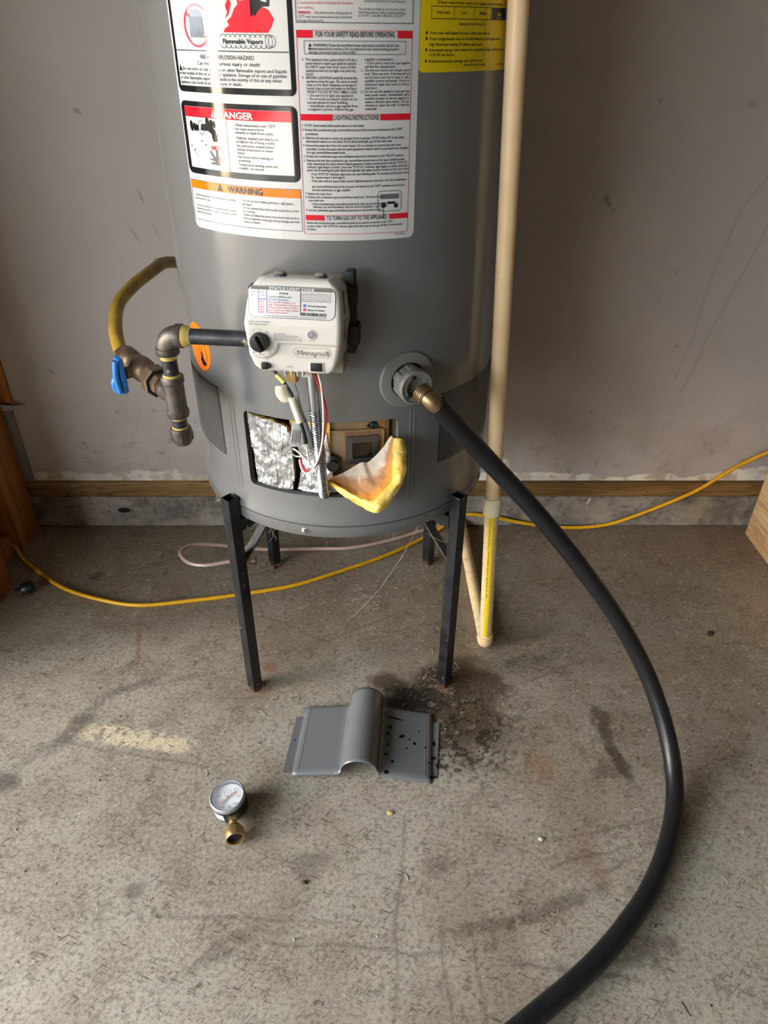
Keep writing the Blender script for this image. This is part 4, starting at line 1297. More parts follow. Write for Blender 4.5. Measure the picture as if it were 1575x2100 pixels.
# ---- gas control valve on the front of the heater
BTH = math.radians(-8.0)
BN = V((math.sin(BTH), -math.cos(BTH), 0)); BU = V((math.cos(BTH), math.sin(BTH), 0))
_L = [(730, -42), (733, -50), (738, -56), (750, -60), (772, -61.5), (794, -63), (820, -58.5), (836, -53), (841, -49), (845, -44), (848, -36)]
_R = [(730, 38), (733, 46), (738, 51), (750, 55.5), (772, 60), (794, 62), (820, 61), (836, 59), (841, 55.5), (845, 50), (848, 44)]
def interp(tab, z):
    if z <= tab[0][0]: return tab[0][1]
    for (a, x), (b, y) in zip(tab, tab[1:]):
        if z <= b: return x + (y - x) * (z - a) / (b - a)
    return tab[-1][1]
def sstep(a, b, x):
    t = max(0, min(1, (x - a) / (b - a))); return t * t * (3 - 2 * t)
def bface(u, z):
    d = 0.335 - (z - 795) * 0.00024 if z > 795 else 0.335 - (795 - z) * 0.00004
    r1 = max(24.0 - math.hypot(u + 43, z - 774), z - 771.0, -100)
    if u < -47 and z > 752: r1 = max(r1, 1)
    d -= 0.0030 * (1 - sstep(-1.2, 1.2, r1))
    return d
def BP(u, z, d):
    p = TC + BN * d + BU * (u / 1000.0)
    return V((p.x, p.y, z / 1000.0))
def BF(u, z, lift):
    if z > 795: z = 795 + (z - 795) * 0.90
    return BP(u, z, bface(u, z) + lift)

M_BOX = plain('off_white_plastic', rgb(204, 202, 197), 0.38, var=0.02, vscale=20)
n = NT('dusty_off_white_plastic', rough=0.42)
n.color(n.mix(n.math('MULTIPLY', n.rng(n.noise(30, 4, 0.6), 0.5, 0.7), 0.4), rgb(224, 221, 214), rgb(206, 197, 180)))
M_BOX2 = n.m
zs = sorted(set([730 + 118 * (0.5 - 0.5 * math.cos(PI * k / 10)) for k in range(11)] + [732 + 1.7 * k for k in range(68)] + [847, 847.6, 848, 730, 730.4, 731]))
NC = 74
vs = []
for z in zs:
    a, b = interp(_L, z), interp(_R, z)
    for k in range(NC + 1):
        t = k / NC
        t = 0.5 - 0.5 * math.cos(PI * t) if (k < 8 or k > NC - 8) else t
        t = (0.55 * k / NC + 0.45 * (0.5 - 0.5 * math.cos(PI * k / NC)))
        u = a + (b - a) * t
        e = min((u - a) * 0.97, (b - u) * 0.97, z - 730, 848 - z)
        rr = 6.5
        drop = 0.0 if e >= rr else rr - math.sqrt(max(0, rr * rr - (rr - e) ** 2))
        vs.append(BP(u, z, bface(u, z) - drop / 1000))
W_ = NC + 1
fs = [(j * W_ + i, j * W_ + i + 1, (j + 1) * W_ + i + 1, (j + 1) * W_ + i) for j in range(len(zs) - 1) for i in range(NC)]
ring = [j * W_ for j in range(len(zs))] + [(len(zs) - 1) * W_ + i for i in range(1, W_)] + [j * W_ + NC for j in range(len(zs) - 2, -1, -1)] + [i for i in range(NC - 1, 0, -1)]
cu0 = V((0, 0, 0))
m = len(ring)
side = []
bk = []
for i in ring:
    p = vs[i]
    rel = p - TC
    u = rel.dot(BU) * 1000; z = p.z * 1000
    z1_ = 794 + (z - 794) * (0.97 if z > 794 else 1.02); z2_ = 794 + (z - 794) * (0.90 if z > 794 else 1.02)
    side.append(BP(u * 1.02, z1_, 0.304)); bk.append(BP(u * 1.03, z2_, 0.282))
k0 = len(vs)
vs += side + bk
fs += [(ring[i], ring[(i + 1) % m], k0 + (i + 1) % m, k0 + i) for i in range(m)]
fs += [(k0 + i, k0 + (i + 1) % m, k0 + m + (i + 1) % m, k0 + m + i) for i in range(m)]
fs.append(tuple(k0 + m + i for i in range(m)))
gasbox = mesh('gas_control_valve', vs, fs, M_BOX, heater)
tag(gasbox, 'white plastic gas control box with black knob')
M_BEIGE = plain('dusty_beige_casting', rgb(150, 142, 126), 0.6, var=0.15, vscale=50)
M_BLACK = plain('black_plastic', rgb(18, 18, 19), 0.30, var=0.1)
M_RUBBER = plain('black_foam', rgb(20, 20, 22), 0.7, var=0.15)
# casting behind the cover
g = Geo()
o1 = rrect(-57, 60, 742, 840, 10, 5, 20)
g.add([BP(u, v, 0.283) for u, v in o1] + [BP(u, v, 0.262) for u, v in o1] , [(i, (i + 1) % len(o1), len(o1) + (i + 1) % len(o1), len(o1) + i) for i in range(len(o1))] + [tuple(range(len(o1)))])
g.build('valve_casting', M_BEIGE, gasbox)
BM = Matrix(((BU.x, BN.x, 0, TC.x), (BU.y, BN.y, 0, TC.y), (0, 0, 1, 0), (0, 0, 0, 1)))
def bbox(name, u0, u1, z0, z1, d0, d1, mat, bev=0.0015):
    return box(name, (u0 / 1000, d0, z0 / 1000), (u1 / 1000, d1, z1 / 1000), mat, gasbox, bev, BM)
for (a, b, z0, z1, d0, d1) in ((-27, -13, 842, 849, 0.292, 0.305), (25, 38, 842, 849, 0.292, 0.305)):
    bbox('cover_clip', a, b, z0, z1, d0, d1, M_BLACK, 0.002)
    bbox('clip_top', a - 0.5, b - 3, z1 - 0.5, z1 + 1.2, d0, d1 - 0.002, M_BEIGE, 0.001)
bbox('foam_pad', 61, 73, 806, 832, 0.268, 0.290, M_RUBBER, 0.004)
bbox('foam_pad', 60, 76, 756, 784, 0.268, 0.292, M_RUBBER, 0.004)
bbox('foam_pad', -66.5, -58, 804, 828, 0.270, 0.292, M_RUBBER, 0.003)
bbox('valve_body', 58, 70, 742, 850, 0.263, 0.283, M_RUBBER, 0.003)
bbox('valve_body', -50, 55, 716, 745, 0.258, 0.290, M_BEIGE, 0.004)

# status light plate
P1 = Print(BF, 0.0003)
def bsheet(P, u0, u1, v0, v1, r):
    cols = rcols(u0, u1, v0, v1, r, 3)
    vs, fs = [], []
    nr = 8
    for u, a, b in cols:
        for k in range(nr + 1): vs.append(BF(u, a + (b - a) * k / nr, P.lift))
    w = nr + 1
    for i in range(len(cols) - 1):
        for k in range(nr): fs.append((i * w + k, (i + 1) * w + k, (i + 1) * w + k + 1, i * w + k + 1))
    P.g.add(vs, fs)
bsheet(P1, -55, 54.5, 804.5, 846, 9)
stat = P1.build('status_plate_border', M_GREYP, gasbox)
P2 = Print(BF, 0.0005); bsheet(P2, -54, 53.5, 805.4, 845.2, 8.3); P2.build('status_plate', M_WHITEP, gasbox)
M_TAUPE = plain('taupe_print', rgb(96, 90, 78), 0.4, var=0.05)
P3 = Print(BF, 0.0007)
hd = rrect(-51.5, 51, 840.5, 845.0, (0, 4, 4, 0), 5, 4)
P3.poly(hd); P3.build('status_header', M_TAUPE, gasbox)
BW = Print(BF, 0.0009); BK = Print(BF, 0.0009); BB = Print(BF, 0.0009); BR = Print(BF, 0.0009)
BW.text('STATUS LIGHT CODE', 0, 841.2, 4.6, width=56, bold=0.03, align='C')
for u in (-42, -31.5, 10.8): BK.rect(u - 0.35, u + 0.35, 809.5, 840.3, 1)
for u, v, t in ((-51, 836.5, 'Light'), (-51, 833, 'No.'), (-41, 836.5, 'Status'), (-40, 833, 'Color')): BK.text(t, u, v, 3.0)
BK.text('STATUS', -10, 835.6, 3.2, align='C', bold=0.03)
BK.text('Control Off/Pilot Out', -30, 831.0, 3.5, width=30)
for k in range(7): BK.text(str(k), -49.6, 831.0 - 3.35 * k, 2.6)
BB.text('BLUE', -40.5, 827.6, 3.2, width=7.5, bold=0.02); BB.text('Normal Operation', -30, 827.6, 3.4, width=26)
for k, t in enumerate(('Thermopile Voltage Low', 'High Temperature Shutdown', 'Temperature Sensor Failure', 'Gas Control or Valve Failure', 'Flame Sense Error')):
    v = 824.2 - 3.35 * k
    BR.text('RED', -40.5, v, 3.2, width=6, bold=0.015); BR.text(t, -30.2, v, 3.4, width=(35, 40, 39, 39, 26)[k])
BK.text('If Pilot is lit, Status Light will briefly stay lit and turn from blue to red when knob is turned to OFF', -49, 806.9, 2.4, width=92)
for k, t in enumerate(('If the status light is not blinking and the', 'control is not in Off, check the wiring', 'connections to sensor. If the status light', 'does not blink more than one flash each', 'three seconds, see Use & Care Manual.')):
    BK.text(t, 12, 837.2 - 2.35 * k, 2.1, width=37)
BB.ellipse(16, 822.5, 1.9, 1.9, 14); BR.ellipse(16, 817.3, 1.9, 1.9, 14)
BK.text('Normal Operation', 20, 821.4, 3.0, width=23, bold=0.02); BK.text('System Problem', 20, 816.2, 3.0, width=21, bold=0.02)
u = 11.8
while u < 42:
    w = random.choice((0.35, 0.5, 0.8)); BK.rect(u, u + w, 809.6, 813.6, 1); u += w + random.choice((0.4, 0.55, 0.7))
# printing on the cover
for t, u, v, w in (('SCALDING RISK INCREASES', -43.5, 798.0, 30), ('WITH HOTTER WATER', -43, 794.6, 23)): BK.text(t, u, v, 2.9, width=w, align='C')
for k, (t, w) in enumerate((('TO LIGHT PILOT', 16), ('PRESS + HOLD KNOB IN PILOT POSITION,', 33), ('PRESS IGNITER BUTTON UNTIL PILOT LIGHTS.', 37), ('RELEASE KNOB WHEN STATUS LIGHT BLINKS.', 37))): BK.text(t, -24.5, 783.6 - 2.6 * k, 2.4, width=w)
for t, u, v, r in (('HOT', -60.5, 773.5, 0), ('A', -56, 781, 0.5), ('B', -50, 786.5, 0.25), ('C', -42, 788, 0), ('VERY', -35, 786.5, -0.75), ('HOT', -36.5, 784, -0.75), ('LOW', -58.5, 764.5, 0), ('VAC', -53, 757, 0), ('PILOT', -41.5, 754.8, 0), ('OFF', -31.5, 756.2, 0)):
    BK.text(t, u, v, 2.7, rot=r, align='C' if t in ('PILOT', 'OFF', 'LOW', 'VAC') else 'L')
BK.text('STATUS', 24, 777.2, 2.5, align='C', width=8)
BK.text('COM', -8.5, 738.5, 3.0, align='C', width=8)
BK.line([(-37, 752), (-37, 747)], 0.5)
BW.build('status_heading', M_WHITEP, gasbox); BK.build('black_lettering', M_INK, gasbox); BB.build('blue_lettering', M_BLUEP, gasbox); BR.build('red_lettering', M_REDL, gasbox)
# embossed maker's name in its oval
def raised(P0, name, mat, parent, h):
    """give the flat print a little thickness"""
    o = P0.build(name, mat, parent)
    md = o.modifiers.new('thickness', 'SOLIDIFY'); md.thickness = h; md.offset = 1.0
    return o
E1 = Print(BF, 0.0003)
E1.text('Honeywell', 22.5, 756.8, 8.6, width=40, bold=0.022, align='C')
M_EMB = plain('embossed_white', rgb(178, 174, 168), 0.4, var=0.02)
raised(E1, 'embossed_name', M_EMB, gasbox, 0.0014)
E2 = Print(BF, 0.0003); E2.line(rrect(-1.5, 46.5, 753.4, 766.2, 6.3, 8, 4), 1.3, True)
raised(E2, 'embossed_oval', M_EMB, gasbox, 0.0014)
# knob with its grip ridge
kp = BF(-43, 773, 0)
g = Geo(); g.add(*lathe(kp, BN, [(0.0122, -0.001), (0.0122, 0.006), (0.0112, 0.0085), (0.0080, 0.0092), (0.002, 0.0092)], 40))
knob = g.build('gas_knob', M_BLACK, gasbox)
kM = Matrix.Translation(kp) @ Matrix(((BU.x, 0, BN.x, 0), (BU.y, 0, BN.y, 0), (0, 1, 0, 0), (0, 0, 0, 1))) @ Matrix.Rotation(0.42, 4, 'Z')
box('knob_grip', (-0.0030, -0.0105, 0.007), (0.0030, 0.0105, 0.0145), M_BLACK, gasbox, 0.0022, kM, 3)
# status lamp, igniter and plug
g = Geo(); g.add(*lathe(BF(24.2, 785.5, 0), BN, [(0.0062, -0.0005), (0.0062, 0.0008), (0.0052, 0.0012), (0.0048, -0.0004)], 28)); g.build('lamp_bezel', M_BOX, gasbox)
g = Geo(); g.add(*lathe(BF(24.2, 785.5, 0), BN, [(0.0047, 0.0), (0.0044, 0.0004), (0.001, 0.001)], 24)); g.build('status_lamp', plain('lamp_lens', rgb(132, 136, 140), 0.12, var=0.3, vscale=200), gasbox)
bbox('igniter_button', -44.5, -36, 735.5, 744, 0.322, 0.3355, M_BLACK, 0.0012)
bbox('igniter_tip', -36.5, -33.2, 736.5, 742, 0.326, 0.3345, M_BLACK, 0.0012)
bbox('plug_socket', 17, 37, 733.0, 749, 0.318, 0.3310, M_BOX, 0.0015)
bbox('wire_plug', 19.5, 34.5, 735.5, 746.8, 0.322, 0.3325, M_BLACK, 0.0008)
for u in (-16, -8, 0, 7.5): bbox('cover_rib', u, u + 1.4, 725.5, 734, 0.313, 0.329, M_BOX, 0.0004)
# side rating labels on the right flank
def SIDE(u, v, lift):
    uu = interp(_R, v) * 1.018
    return BP(uu + 0.35, v, 0.304 + u / 1000.0)
S1 = Print(SIDE, 0)
for v0, v1 in ((806, 834), (772, 800)):
    for k in range(6): S1.rect(1 + 2.4 * k, 2.0 + 2.4 * k + 0.6 * (k % 2), v0, v1, 1)
S1.build('side_rating_print', M_GREYP, gasbox)

# ---- tubes and leads under the gas control
M_BRASS = plain('brass', rgb(196, 164, 106), 0.34, 0.85, var=0.15, vscale=70)
M_OLDBRASS = plain('tarnished_brass', rgb(140, 120, 92), 0.38, 0.85, var=0.3, vscale=90)
M_ZINC = plain('zinc_tube', rgb(178, 184, 190), 0.22, 0.95, var=0.08)
M_REDW = plain('red_wire', rgb(178, 30, 48), 0.4, var=0.1)
M_WHITEW = plain('white_wire', rgb(232, 226, 212), 0.45, var=0.06)
M_BLKW = plain('black_wire', rgb(30, 30, 32), 0.45, var=0.1)
M_SLEEVE = plain('clear_nylon_sleeve', rgb(228, 226, 206), 0.3, var=0.05)
hexa = lambda a: 1.0 / math.cos(((a + PI / 6) % (PI / 3)) - PI / 6) * 0.92
pth = [V((-0.083, 0.890, 0.742)), V((-0.083, 0.890, 0.714)), V((-0.0815, 0.892, 0.664)), V((-0.080, 0.898, 0.616)), V((-0.0785, 0.910, 0.560)), V((-0.0775, 0.926, 0.512)), V((-0.077, 0.935, 0.497))]
sp = smooth_path(pth, 20)
cut = next(i for i, p in enumerate(sp) if p.z < 0.664)
g = Geo(); g.add(*tube(sp[:cut + 1], 0.0072, 20, raw=True)); g.build('gas_supply_tube', M_ZINC, heater)
# corrugated lower half
low = sp[cut:]
fine_ = smooth_path(low, 5)
g = Geo(); g.add(*tube(fine_, 0.0074, 18, raw=True, rfun=lambda t: 1.0 + 0.12 * math.sin(t * 2 * PI * 46)))
g.build('corrugated_tube', M_ZINC, heater)
box('supply_nut', (-0.006, -0.006, -0.006), (0.008, 0.006, 0.006), M_BOX, heater, 0.001, Matrix.Translation((-0.0895, 0.885, 0.7235)))
g = Geo(); g.add(*lathe((-0.109, 0.893, 0.706), (0, 0, 1), [(0.0055, 0.0), (0.0085, 0.001), (0.0085, 0.022), (0.006, 0.024)], 6)); g.build('pilot_nut', M_BRASS, heater, smooth=False)
g = Geo(); g.add(*tube([(-0.109, 0.893, 0.712), (-0.1075, 0.893, 0.703), (-0.104, 0.893, 0.690), (-0.101, 0.894, 0.667), (-0.094, 0.897, 0.639), (-0.088, 0.903, 0.613), (-0.0875, 0.909, 0.592), (-0.095, 0.914, 0.580), (-0.114, 0.925, 0.571), (-0.122, 0.934, 0.569)], 0.0016, 10, 8))
g.build('pilot_tube', M_ZINC, heater)
g = Geo(); g.add(*tube([(-0.097, 0.890, 0.648), (-0.092, 0.894, 0.620), (-0.0905, 0.899, 0.600)], 0.0042, 10, 4)); g.build('pilot_sleeve', plain('grey_sleeve', rgb(150, 152, 154), 0.35, 0.4), heater)
g = Geo(); g.add(*tube([(-0.140, 0.903, 0.728), (-0.132, 0.899, 0.715), (-0.123, 0.895, 0.706), (-0.112, 0.890, 0.689), (-0.1095, 0.889, 0.680)], 0.0022, 10, 8)); g.build('igniter_lead', M_BLKW, heater)
g = Geo(); g.add(*tube([(-0.1115, 0.8885, 0.684), (-0.1065, 0.888, 0.665), (-0.102, 0.887, 0.648)], 0.0056, 14, 6)); g.build('lead_connector', M_SLEEVE, heater)
g = Geo(); g.add(*tube([(-0.102, 0.887, 0.650), (-0.0985, 0.889, 0.632), (-0.0965, 0.891, 0.612)], 0.0026, 10, 6)); g.build('igniter_lead', M_BLKW, heater)
g = Geo(); g.add(*tube([(-0.0965, 0.891, 0.613), (-0.095, 0.894, 0.593), (-0.0945, 0.900, 0.576), (-0.101, 0.910, 0.575), (-0.113, 0.924, 0.580), (-0.120, 0.932, 0.580)], 0.0014, 8, 8)); g.build('electrode_wire', M_WHITEW, heater)
g = Geo(); g.add(*tube([(-0.083, 0.872, 0.741), (-0.079, 0.883, 0.721), (-0.071, 0.884, 0.697), (-0.065, 0.884, 0.661), (-0.070, 0.887, 0.625), (-0.077, 0.890, 0.595), (-0.085, 0.898, 0.570), (-0.098, 0.908, 0.556), (-0.106, 0.918, 0.558), (-0.111, 0.930, 0.569)], 0.0016, 10, 8)); g.build('thermopile_wire', M_REDW, heater)
g = Geo(); g.add(*tube([(-0.077, 0.873, 0.741), (-0.0735, 0.884, 0.720), (-0.070, 0.8835, 0.697), (-0.069, 0.883, 0.661), (-0.0715, 0.8855, 0.625), (-0.0775, 0.888, 0.595), (-0.087, 0.895, 0.570), (-0.099, 0.905, 0.553), (-0.108, 0.918, 0.554), (-0.112, 0.930, 0.562)], 0.0015, 10, 8)); g.build('thermopile_wire', M_WHITEW, heater)
# curled paper tag on the lead
M_TAG = plain('off_white_paper_tag', rgb(206, 198, 180), 0.7, var=0.06)
g = Geo()
vs = []
for j in range(9):
    for i in range(7):
        s_, t_ = i / 6, j / 8
        vs.append(V((-0.1165 - 0.016 * s_ + 0.006 * t_ - 0.004 * math.sin(PI * t_) * s_, 0.8915 - 0.004 * math.sin(PI * s_) + 0.003 * t_, 0.703 - 0.026 * t_ - 0.003 * s_)))
g.add(vs, [(j * 7 + i, j * 7 + i + 1, (j + 1) * 7 + i + 1, (j + 1) * 7 + i) for j in range(8) for i in range(6)])
tg = g.build('wire_tag', M_TAG, heater)
md = tg.modifiers.new('thickness', 'SOLIDIFY'); md.thickness = 0.0004
# white flag sticker wrapped on the lead
fM = Matrix.Translation((-0.108, 0.8865, 0.628)) @ Matrix.Rotation(0.20, 4, 'Z') @ Matrix.Rotation(0.16, 4, 'Y')
fl_ = box('lead_flag', (-0.0085, -0.0005, -0.019), (0.0085, 0.0005, 0.019), M_WHITEP, heater, 0.0003, fM)
FF = lambda u, v, l: fM @ V((u / 1000, -0.0008 - l, v / 1000))
fp = Print(FF, 0)
for k in range(5): fp.rect(-6 + 2.6 * k, -5.2 + 2.6 * k, -14 + 2 * (k % 2), 8, 4)
fp.build('flag_print', M_INK, fl_)
g = Geo(); g.add(*tube([(-0.1315, 0.898, 0.7135), (-0.1255, 0.896, 0.708), (-0.121, 0.8945, 0.7035)], 0.0034, 10, 4)); g.build('yellow_band', plain('yellow_tape', rgb(226, 214, 120), 0.4), heater)
# ================================================================== STAND
M_BLKST = NT('chipped_black_paint', rough=0.38, spec=0.5)
f = M_BLKST.noise(28, 4, 0.65)
c = M_BLKST.mix(M_BLKST.rng(f, 0.4, 0.65), rgb(17, 18, 22), rgb(28, 30, 36))
c = M_BLKST.mix(M_BLKST.math('MULTIPLY', M_BLKST.rng(M_BLKST.noise(75, 4, 0.7), 0.66, 0.70), 0.8), c, rgb(150, 140, 122))
zz_ = M_BLKST.sep()[2]
ru = M_BLKST.rng(M_BLKST.math('ADD', zz_, M_BLKST.math('MULTIPLY', M_BLKST.noise(50, 3, 0.6), 0.05)), 0.018, 0.046, 1.0, 0.0)
M_BLKST.color(M_BLKST.mix(ru, c, rgb(104, 62, 44)))
M_BLKST.rough(M_BLKST.rng(f, 0.3, 0.7, 0.3, 0.5))
M_BLKST = M_BLKST.m
LEGS = [(-0.2390, 0.9880), (0.1425, 0.9960), (-0.2430, 1.3800), (0.1345, 1.3880)]
stand = thing('heater_stand', (TC.x, TC.y, 0), 'black square tube steel stand with four rusty feet carrying the water heater', 'stand')
ST = 0.0105; WTK = 0.0018
for (lx, ly) in LEGS:
    d = V((lx - TC.x, ly - TC.y, 0)).normalized()
    t = V((-d.y, d.x, 0))
    c0 = V((lx, ly, 0))
    g = Geo()
    vs = []
    H = 0.457
    cor = [(1, 1), (-1, 1), (-1, -1), (1, -1)]
    for z, s in ((0.0, ST), (H, ST), (H, ST - WTK), (H - 0.06, ST - WTK)):
        for a, b in cor: vs.append(c0 + d * a * s + t * b * s + V((0, 0, z)))
    fs = [(0, 3, 2, 1)]
    for r in range(3):
        for i in range(4): fs.append((r * 4 + i, r * 4 + (i + 1) % 4, r * 4 + 4 + (i + 1) % 4, r * 4 + 4 + i))
    fs.append((12, 13, 14, 15))
    g.add(vs, fs)
    leg = g.build('leg', M_BLKST, stand, smooth=False)
    bv = leg.modifiers.new('edge', 'BEVEL'); bv.width = 0.0008; bv.segments = 2
    # bracket under the tank and diagonal brace
    def fbar(p, q, w, th_, name, mat):
        p, q = V(p), V(q); ax = (q - p).normalized(); wx = ax.cross(V((0, 0, 1))).normalized(); tx = wx.cross(ax)
        vs = [p + wx * a * w + tx * b * th_ for a, b in cor] + [q + wx * a * w + tx * b * th_ for a, b in cor]
        return mesh(name, vs, [(0, 1, 2, 3), (4, 5, 6, 7)] + [(i, (i + 1) % 4, 4 + (i + 1) % 4, 4 + i) for i in range(4)], mat, stand, smooth=False)
    zi = V((0, 0, 1))
    fbar(c0 - d * 0.008 + zi * 0.402, c0 - d * 0.20 + zi * 0.402, 0.0125, 0.0115, 'bracket_arm', M_BLKST)
    fbar(c0 - d * 0.010 + zi * 0.318, c0 - d * 0.090 + zi * 0.394, 0.008, 0.002, 'diagonal_brace', plain('grey_brace', rgb(86, 84, 82), 0.45, 0.4, var=0.15))

# ================================================================== GAS LINE
M_IRON = NT('black_iron_pipe', rough=0.42, metal=0.5, spec=0.5)
f = M_IRON.noise(60, 4, 0.6)
c = M_IRON.mix(M_IRON.rng(f, 0.35, 0.65), rgb(46, 47, 52), rgb(66, 66, 70))
c = M_IRON.mix(M_IRON.math('MULTIPLY', M_IRON.rng(M_IRON.noise(45, 4, 0.7), 0.62, 0.66), 0.75), c, rgb(172, 158, 122))
M_IRON.color(c); M_IRON = M_IRON.m
M_CAST = NT('malleable_iron', rough=0.45, metal=0.6, spec=0.5)
f = M_CAST.noise(30, 5, 0.65)
c = M_CAST.mix(M_CAST.rng(f, 0.35, 0.65), rgb(78, 72, 70), rgb(108, 100, 94))
c = M_CAST.mix(M_CAST.math('MULTIPLY', M_CAST.rng(M_CAST.noise(90, 3, 0.7), 0.55, 0.7), 0.5), c, rgb(74, 58, 48))
M_CAST.color(c); M_CAST.bump(M_CAST.noise(220, 3), 0.25, 0.001); M_CAST = M_CAST.m
M_DOPE = plain('dried_yellow_pipe_dope', rgb(196, 172, 96), 0.75, var=0.2, vscale=120, bump=0.4, bscale=300)
M_VBRASS = plain('brown_valve_brass', rgb(120, 101, 82), 0.42, 0.7, var=0.25, vscale=60)
M_BLUE = plain('blue_handle_vinyl', rgb(40, 120, 200), 0.35, var=0.06)
EL = V((-0.281, 0.9275, 0.757))
N0 = V((-0.118, 0.899, 0.761))
gd = (N0 - EL); gd.normalize()
gas = thing('gas_line', (EL.x, EL.y, 0.59), 'black iron gas pipe with yellow tube and blue valve handle feeding the heater', 'gas pipe')
g = Geo(); g.add(*lathe(EL + gd * 0.022, gd, [(0.0106, 0), (0.0106, 0.125)], 28)); g.build('supply_nipple', M_IRON, gas)
# elbow
arc = []
for k in range(13):
    a = PI / 2 * k / 12
    arc.append(EL + gd * 0.020 * (1 - math.sin(a)) + V((0, 0, -0.020)) * (1 - math.cos(a)))
g = Geo(); g.add(*tube(arc, 0.0142, 28, raw=True, rfun=lambda t: 1.0 + 0.06 * math.sin(PI * t)))
g.add(*lathe(EL + gd * 0.015, gd, [(0.0135, 0), (0.0160, 0.002), (0.0162, 0.010), (0.0152, 0.0115), (0.0112, 0.0115)], 32))
g.add(*lathe(EL + V((0, 0, -0.015)), (0, 0, -1), [(0.0135, 0), (0.0160, 0.002), (0.0162, 0.010), (0.0152, 0.0115), (0.0112, 0.0115)], 32))
g.build('elbow', M_CAST, gas)
g = Geo(); g.add(*lathe(EL + gd * 0.026, gd, [(0.0148, 0), (0.0140, 0.006), (0.0118, 0.009), (0.0109, 0.012)], 28)); g.build('pipe_dope', M_DOPE, gas)
VX = V((EL.x, EL.y, 0))
g = Geo(); g.add(*lathe(VX + V((0, 0, 0.745)), (0, 0, -1), [(0.0106, 0), (0.0106, 0.06)], 28)); g.build('vertical_nipple', M_IRON, gas)
g = Geo(); g.add(*lathe(VX + V((0, 0, 0.7315)), (0, 0, -1), [(0.0120, 0), (0.0115, 0.006), (0.0108, 0.008)], 28)); g.build('pipe_dope', M_DOPE, gas)
ZT = 0.668
g = Geo()
g.add(*lathe(VX + V((0, 0, ZT + 0.031)), (0, 0, -1), [(0.0112, 0.001), (0.0150, 0.0), (0.0160, 0.0015), (0.0160, 0.009), (0.0142, 0.011), (0.0142, 0.051), (0.0160, 0.053), (0.0160, 0.060), (0.0150, 0.062), (0.0112, 0.061)], 32))
bd = V((-0.60, 0.80, 0.0)).normalized()
BO = V((EL.x, EL.y, ZT))
g.add(*lathe(BO, bd, [(0.0142, 0), (0.0142, 0.020), (0.0160, 0.022), (0.0160, 0.031), (0.0112, 0.031)], 32))
g.build('tee', M_CAST, gas)
g = Geo(); g.add(*lathe(VX + V((0, 0, ZT + 0.0335)), (0, 0, -1), [(0.0110, 0), (0.0122, 0.002), (0.0135, 0.004)], 28)); g.build('pipe_dope', M_DOPE, gas)
g = Geo(); g.add(*lathe(VX + V((0, 0, ZT - 0.028)), (0, 0, -1), [(0.0106, 0), (0.0106, 0.030)], 28)); g.build('drip_nipple', M_IRON, gas)
g = Geo(); g.add(*lathe(VX + V((0, 0, ZT - 0.0312)), (0, 0, -1), [(0.0118, 0), (0.0116, 0.002), (0.0107, 0.004)], 28)); g.build('pipe_dope', M_DOPE, gas)
g = Geo(); g.add(*lathe(VX + V((0, 0, ZT - 0.047)), (0, 0, -1), [(0.0108, 0), (0.0120, 0.0012), (0.0122, 0.003)], 28)); g.build('pipe_dope', M_DOPE, gas)
g = Geo(); g.add(*lathe(VX + V((0, 0, ZT - 0.049)), (0, 0, -1), [(0.0112, 0.0), (0.0142, 0.0005), (0.0150, 0.003), (0.0150, 0.013), (0.0146, 0.020), (0.0115, 0.0265), (0.004, 0.0275)], 32)); g.build('drip_cap', M_CAST, gas)
for a in (0.2, 1.77, 3.34, 4.91):
    p = VX + V((0.0148 * math.cos(a), 0.0148 * math.sin(a), ZT - 0.063))
    box('cap_rib', (-0.0012, -0.0012, -0.007), (0.0012, 0.0012, 0.007), M_CAST, gas, 0.0004, Matrix.Translation(p) @ Matrix.Rotation(a, 4, 'Z'))
# union, ball valve, flare nut along the branch
g = Geo(); g.add(*lathe(BO + bd * 0.030, bd, [(0.0106, 0), (0.0106, 0.016)], 28)); g.build('branch_nipple', M_IRON, gas)
g = Geo(); g.add(*lathe(BO + bd * 0.0315, bd, [(0.0118, 0), (0.0112, 0.006), (0.0108, 0.009)], 28)); g.build('pipe_dope', M_DOPE, gas)
g = Geo(); g.add(*lathe(BO + bd * 0.042, bd, [(0.0150, 0), (0.0165, 0.0015), (0.0165, 0.013), (0.016, 0.0145)], 8)); g.build('union_end', M_VBRASS, gas, smooth=False)
g = Geo(); g.add(*lathe(BO + bd * 0.0545, bd, [(0.0185, 0.0008), (0.0215, 0.0), (0.0232, 0.002), (0.0232, 0.019), (0.0215, 0.022)], 8)); g.build('union_nut', M_VBRASS, gas, smooth=False)
g = Geo(); g.add(*lathe(BO + bd * 0.0540, bd, [(0.0165, 0.0), (0.0212, 0.0003), (0.0212, 0.0010), (0.0165, 0.0010)], 8)); g.build('union_face_gap', M_DARK, gas, smooth=False)
g = Geo(); g.add(*lathe(BO + bd * 0.076, bd, [(0.017, 0), (0.0172, 0.012), (0.0145, 0.016), (0.0145, 0.022), (0.0165, 0.026), (0.019, 0.036), (0.019, 0.052), (0.0165, 0.062), (0.0145, 0.066), (0.0145, 0.074), (0.0165, 0.077), (0.0165, 0.096)], 28)); g.build('valve_body', M_VBRASS, gas)
g = Geo(); g.add(*lathe(BO + bd * 0.170, bd, [(0.0155, 0), (0.0172, 0.002), (0.0172, 0.024), (0.0148, 0.028)], 6)); g.build('flare_nut', M_VBRASS, gas, smooth=False)
sd = V((-0.80, -0.60, 0.0)).normalized()
SP = BO + bd * 0.120
g = Geo(); g.add(*lathe(SP, sd, [(0.009, 0.010), (0.009, 0.026), (0.005, 0.027), (0.005, 0.034)], 20)); g.build('valve_stem', M_VBRASS, gas)
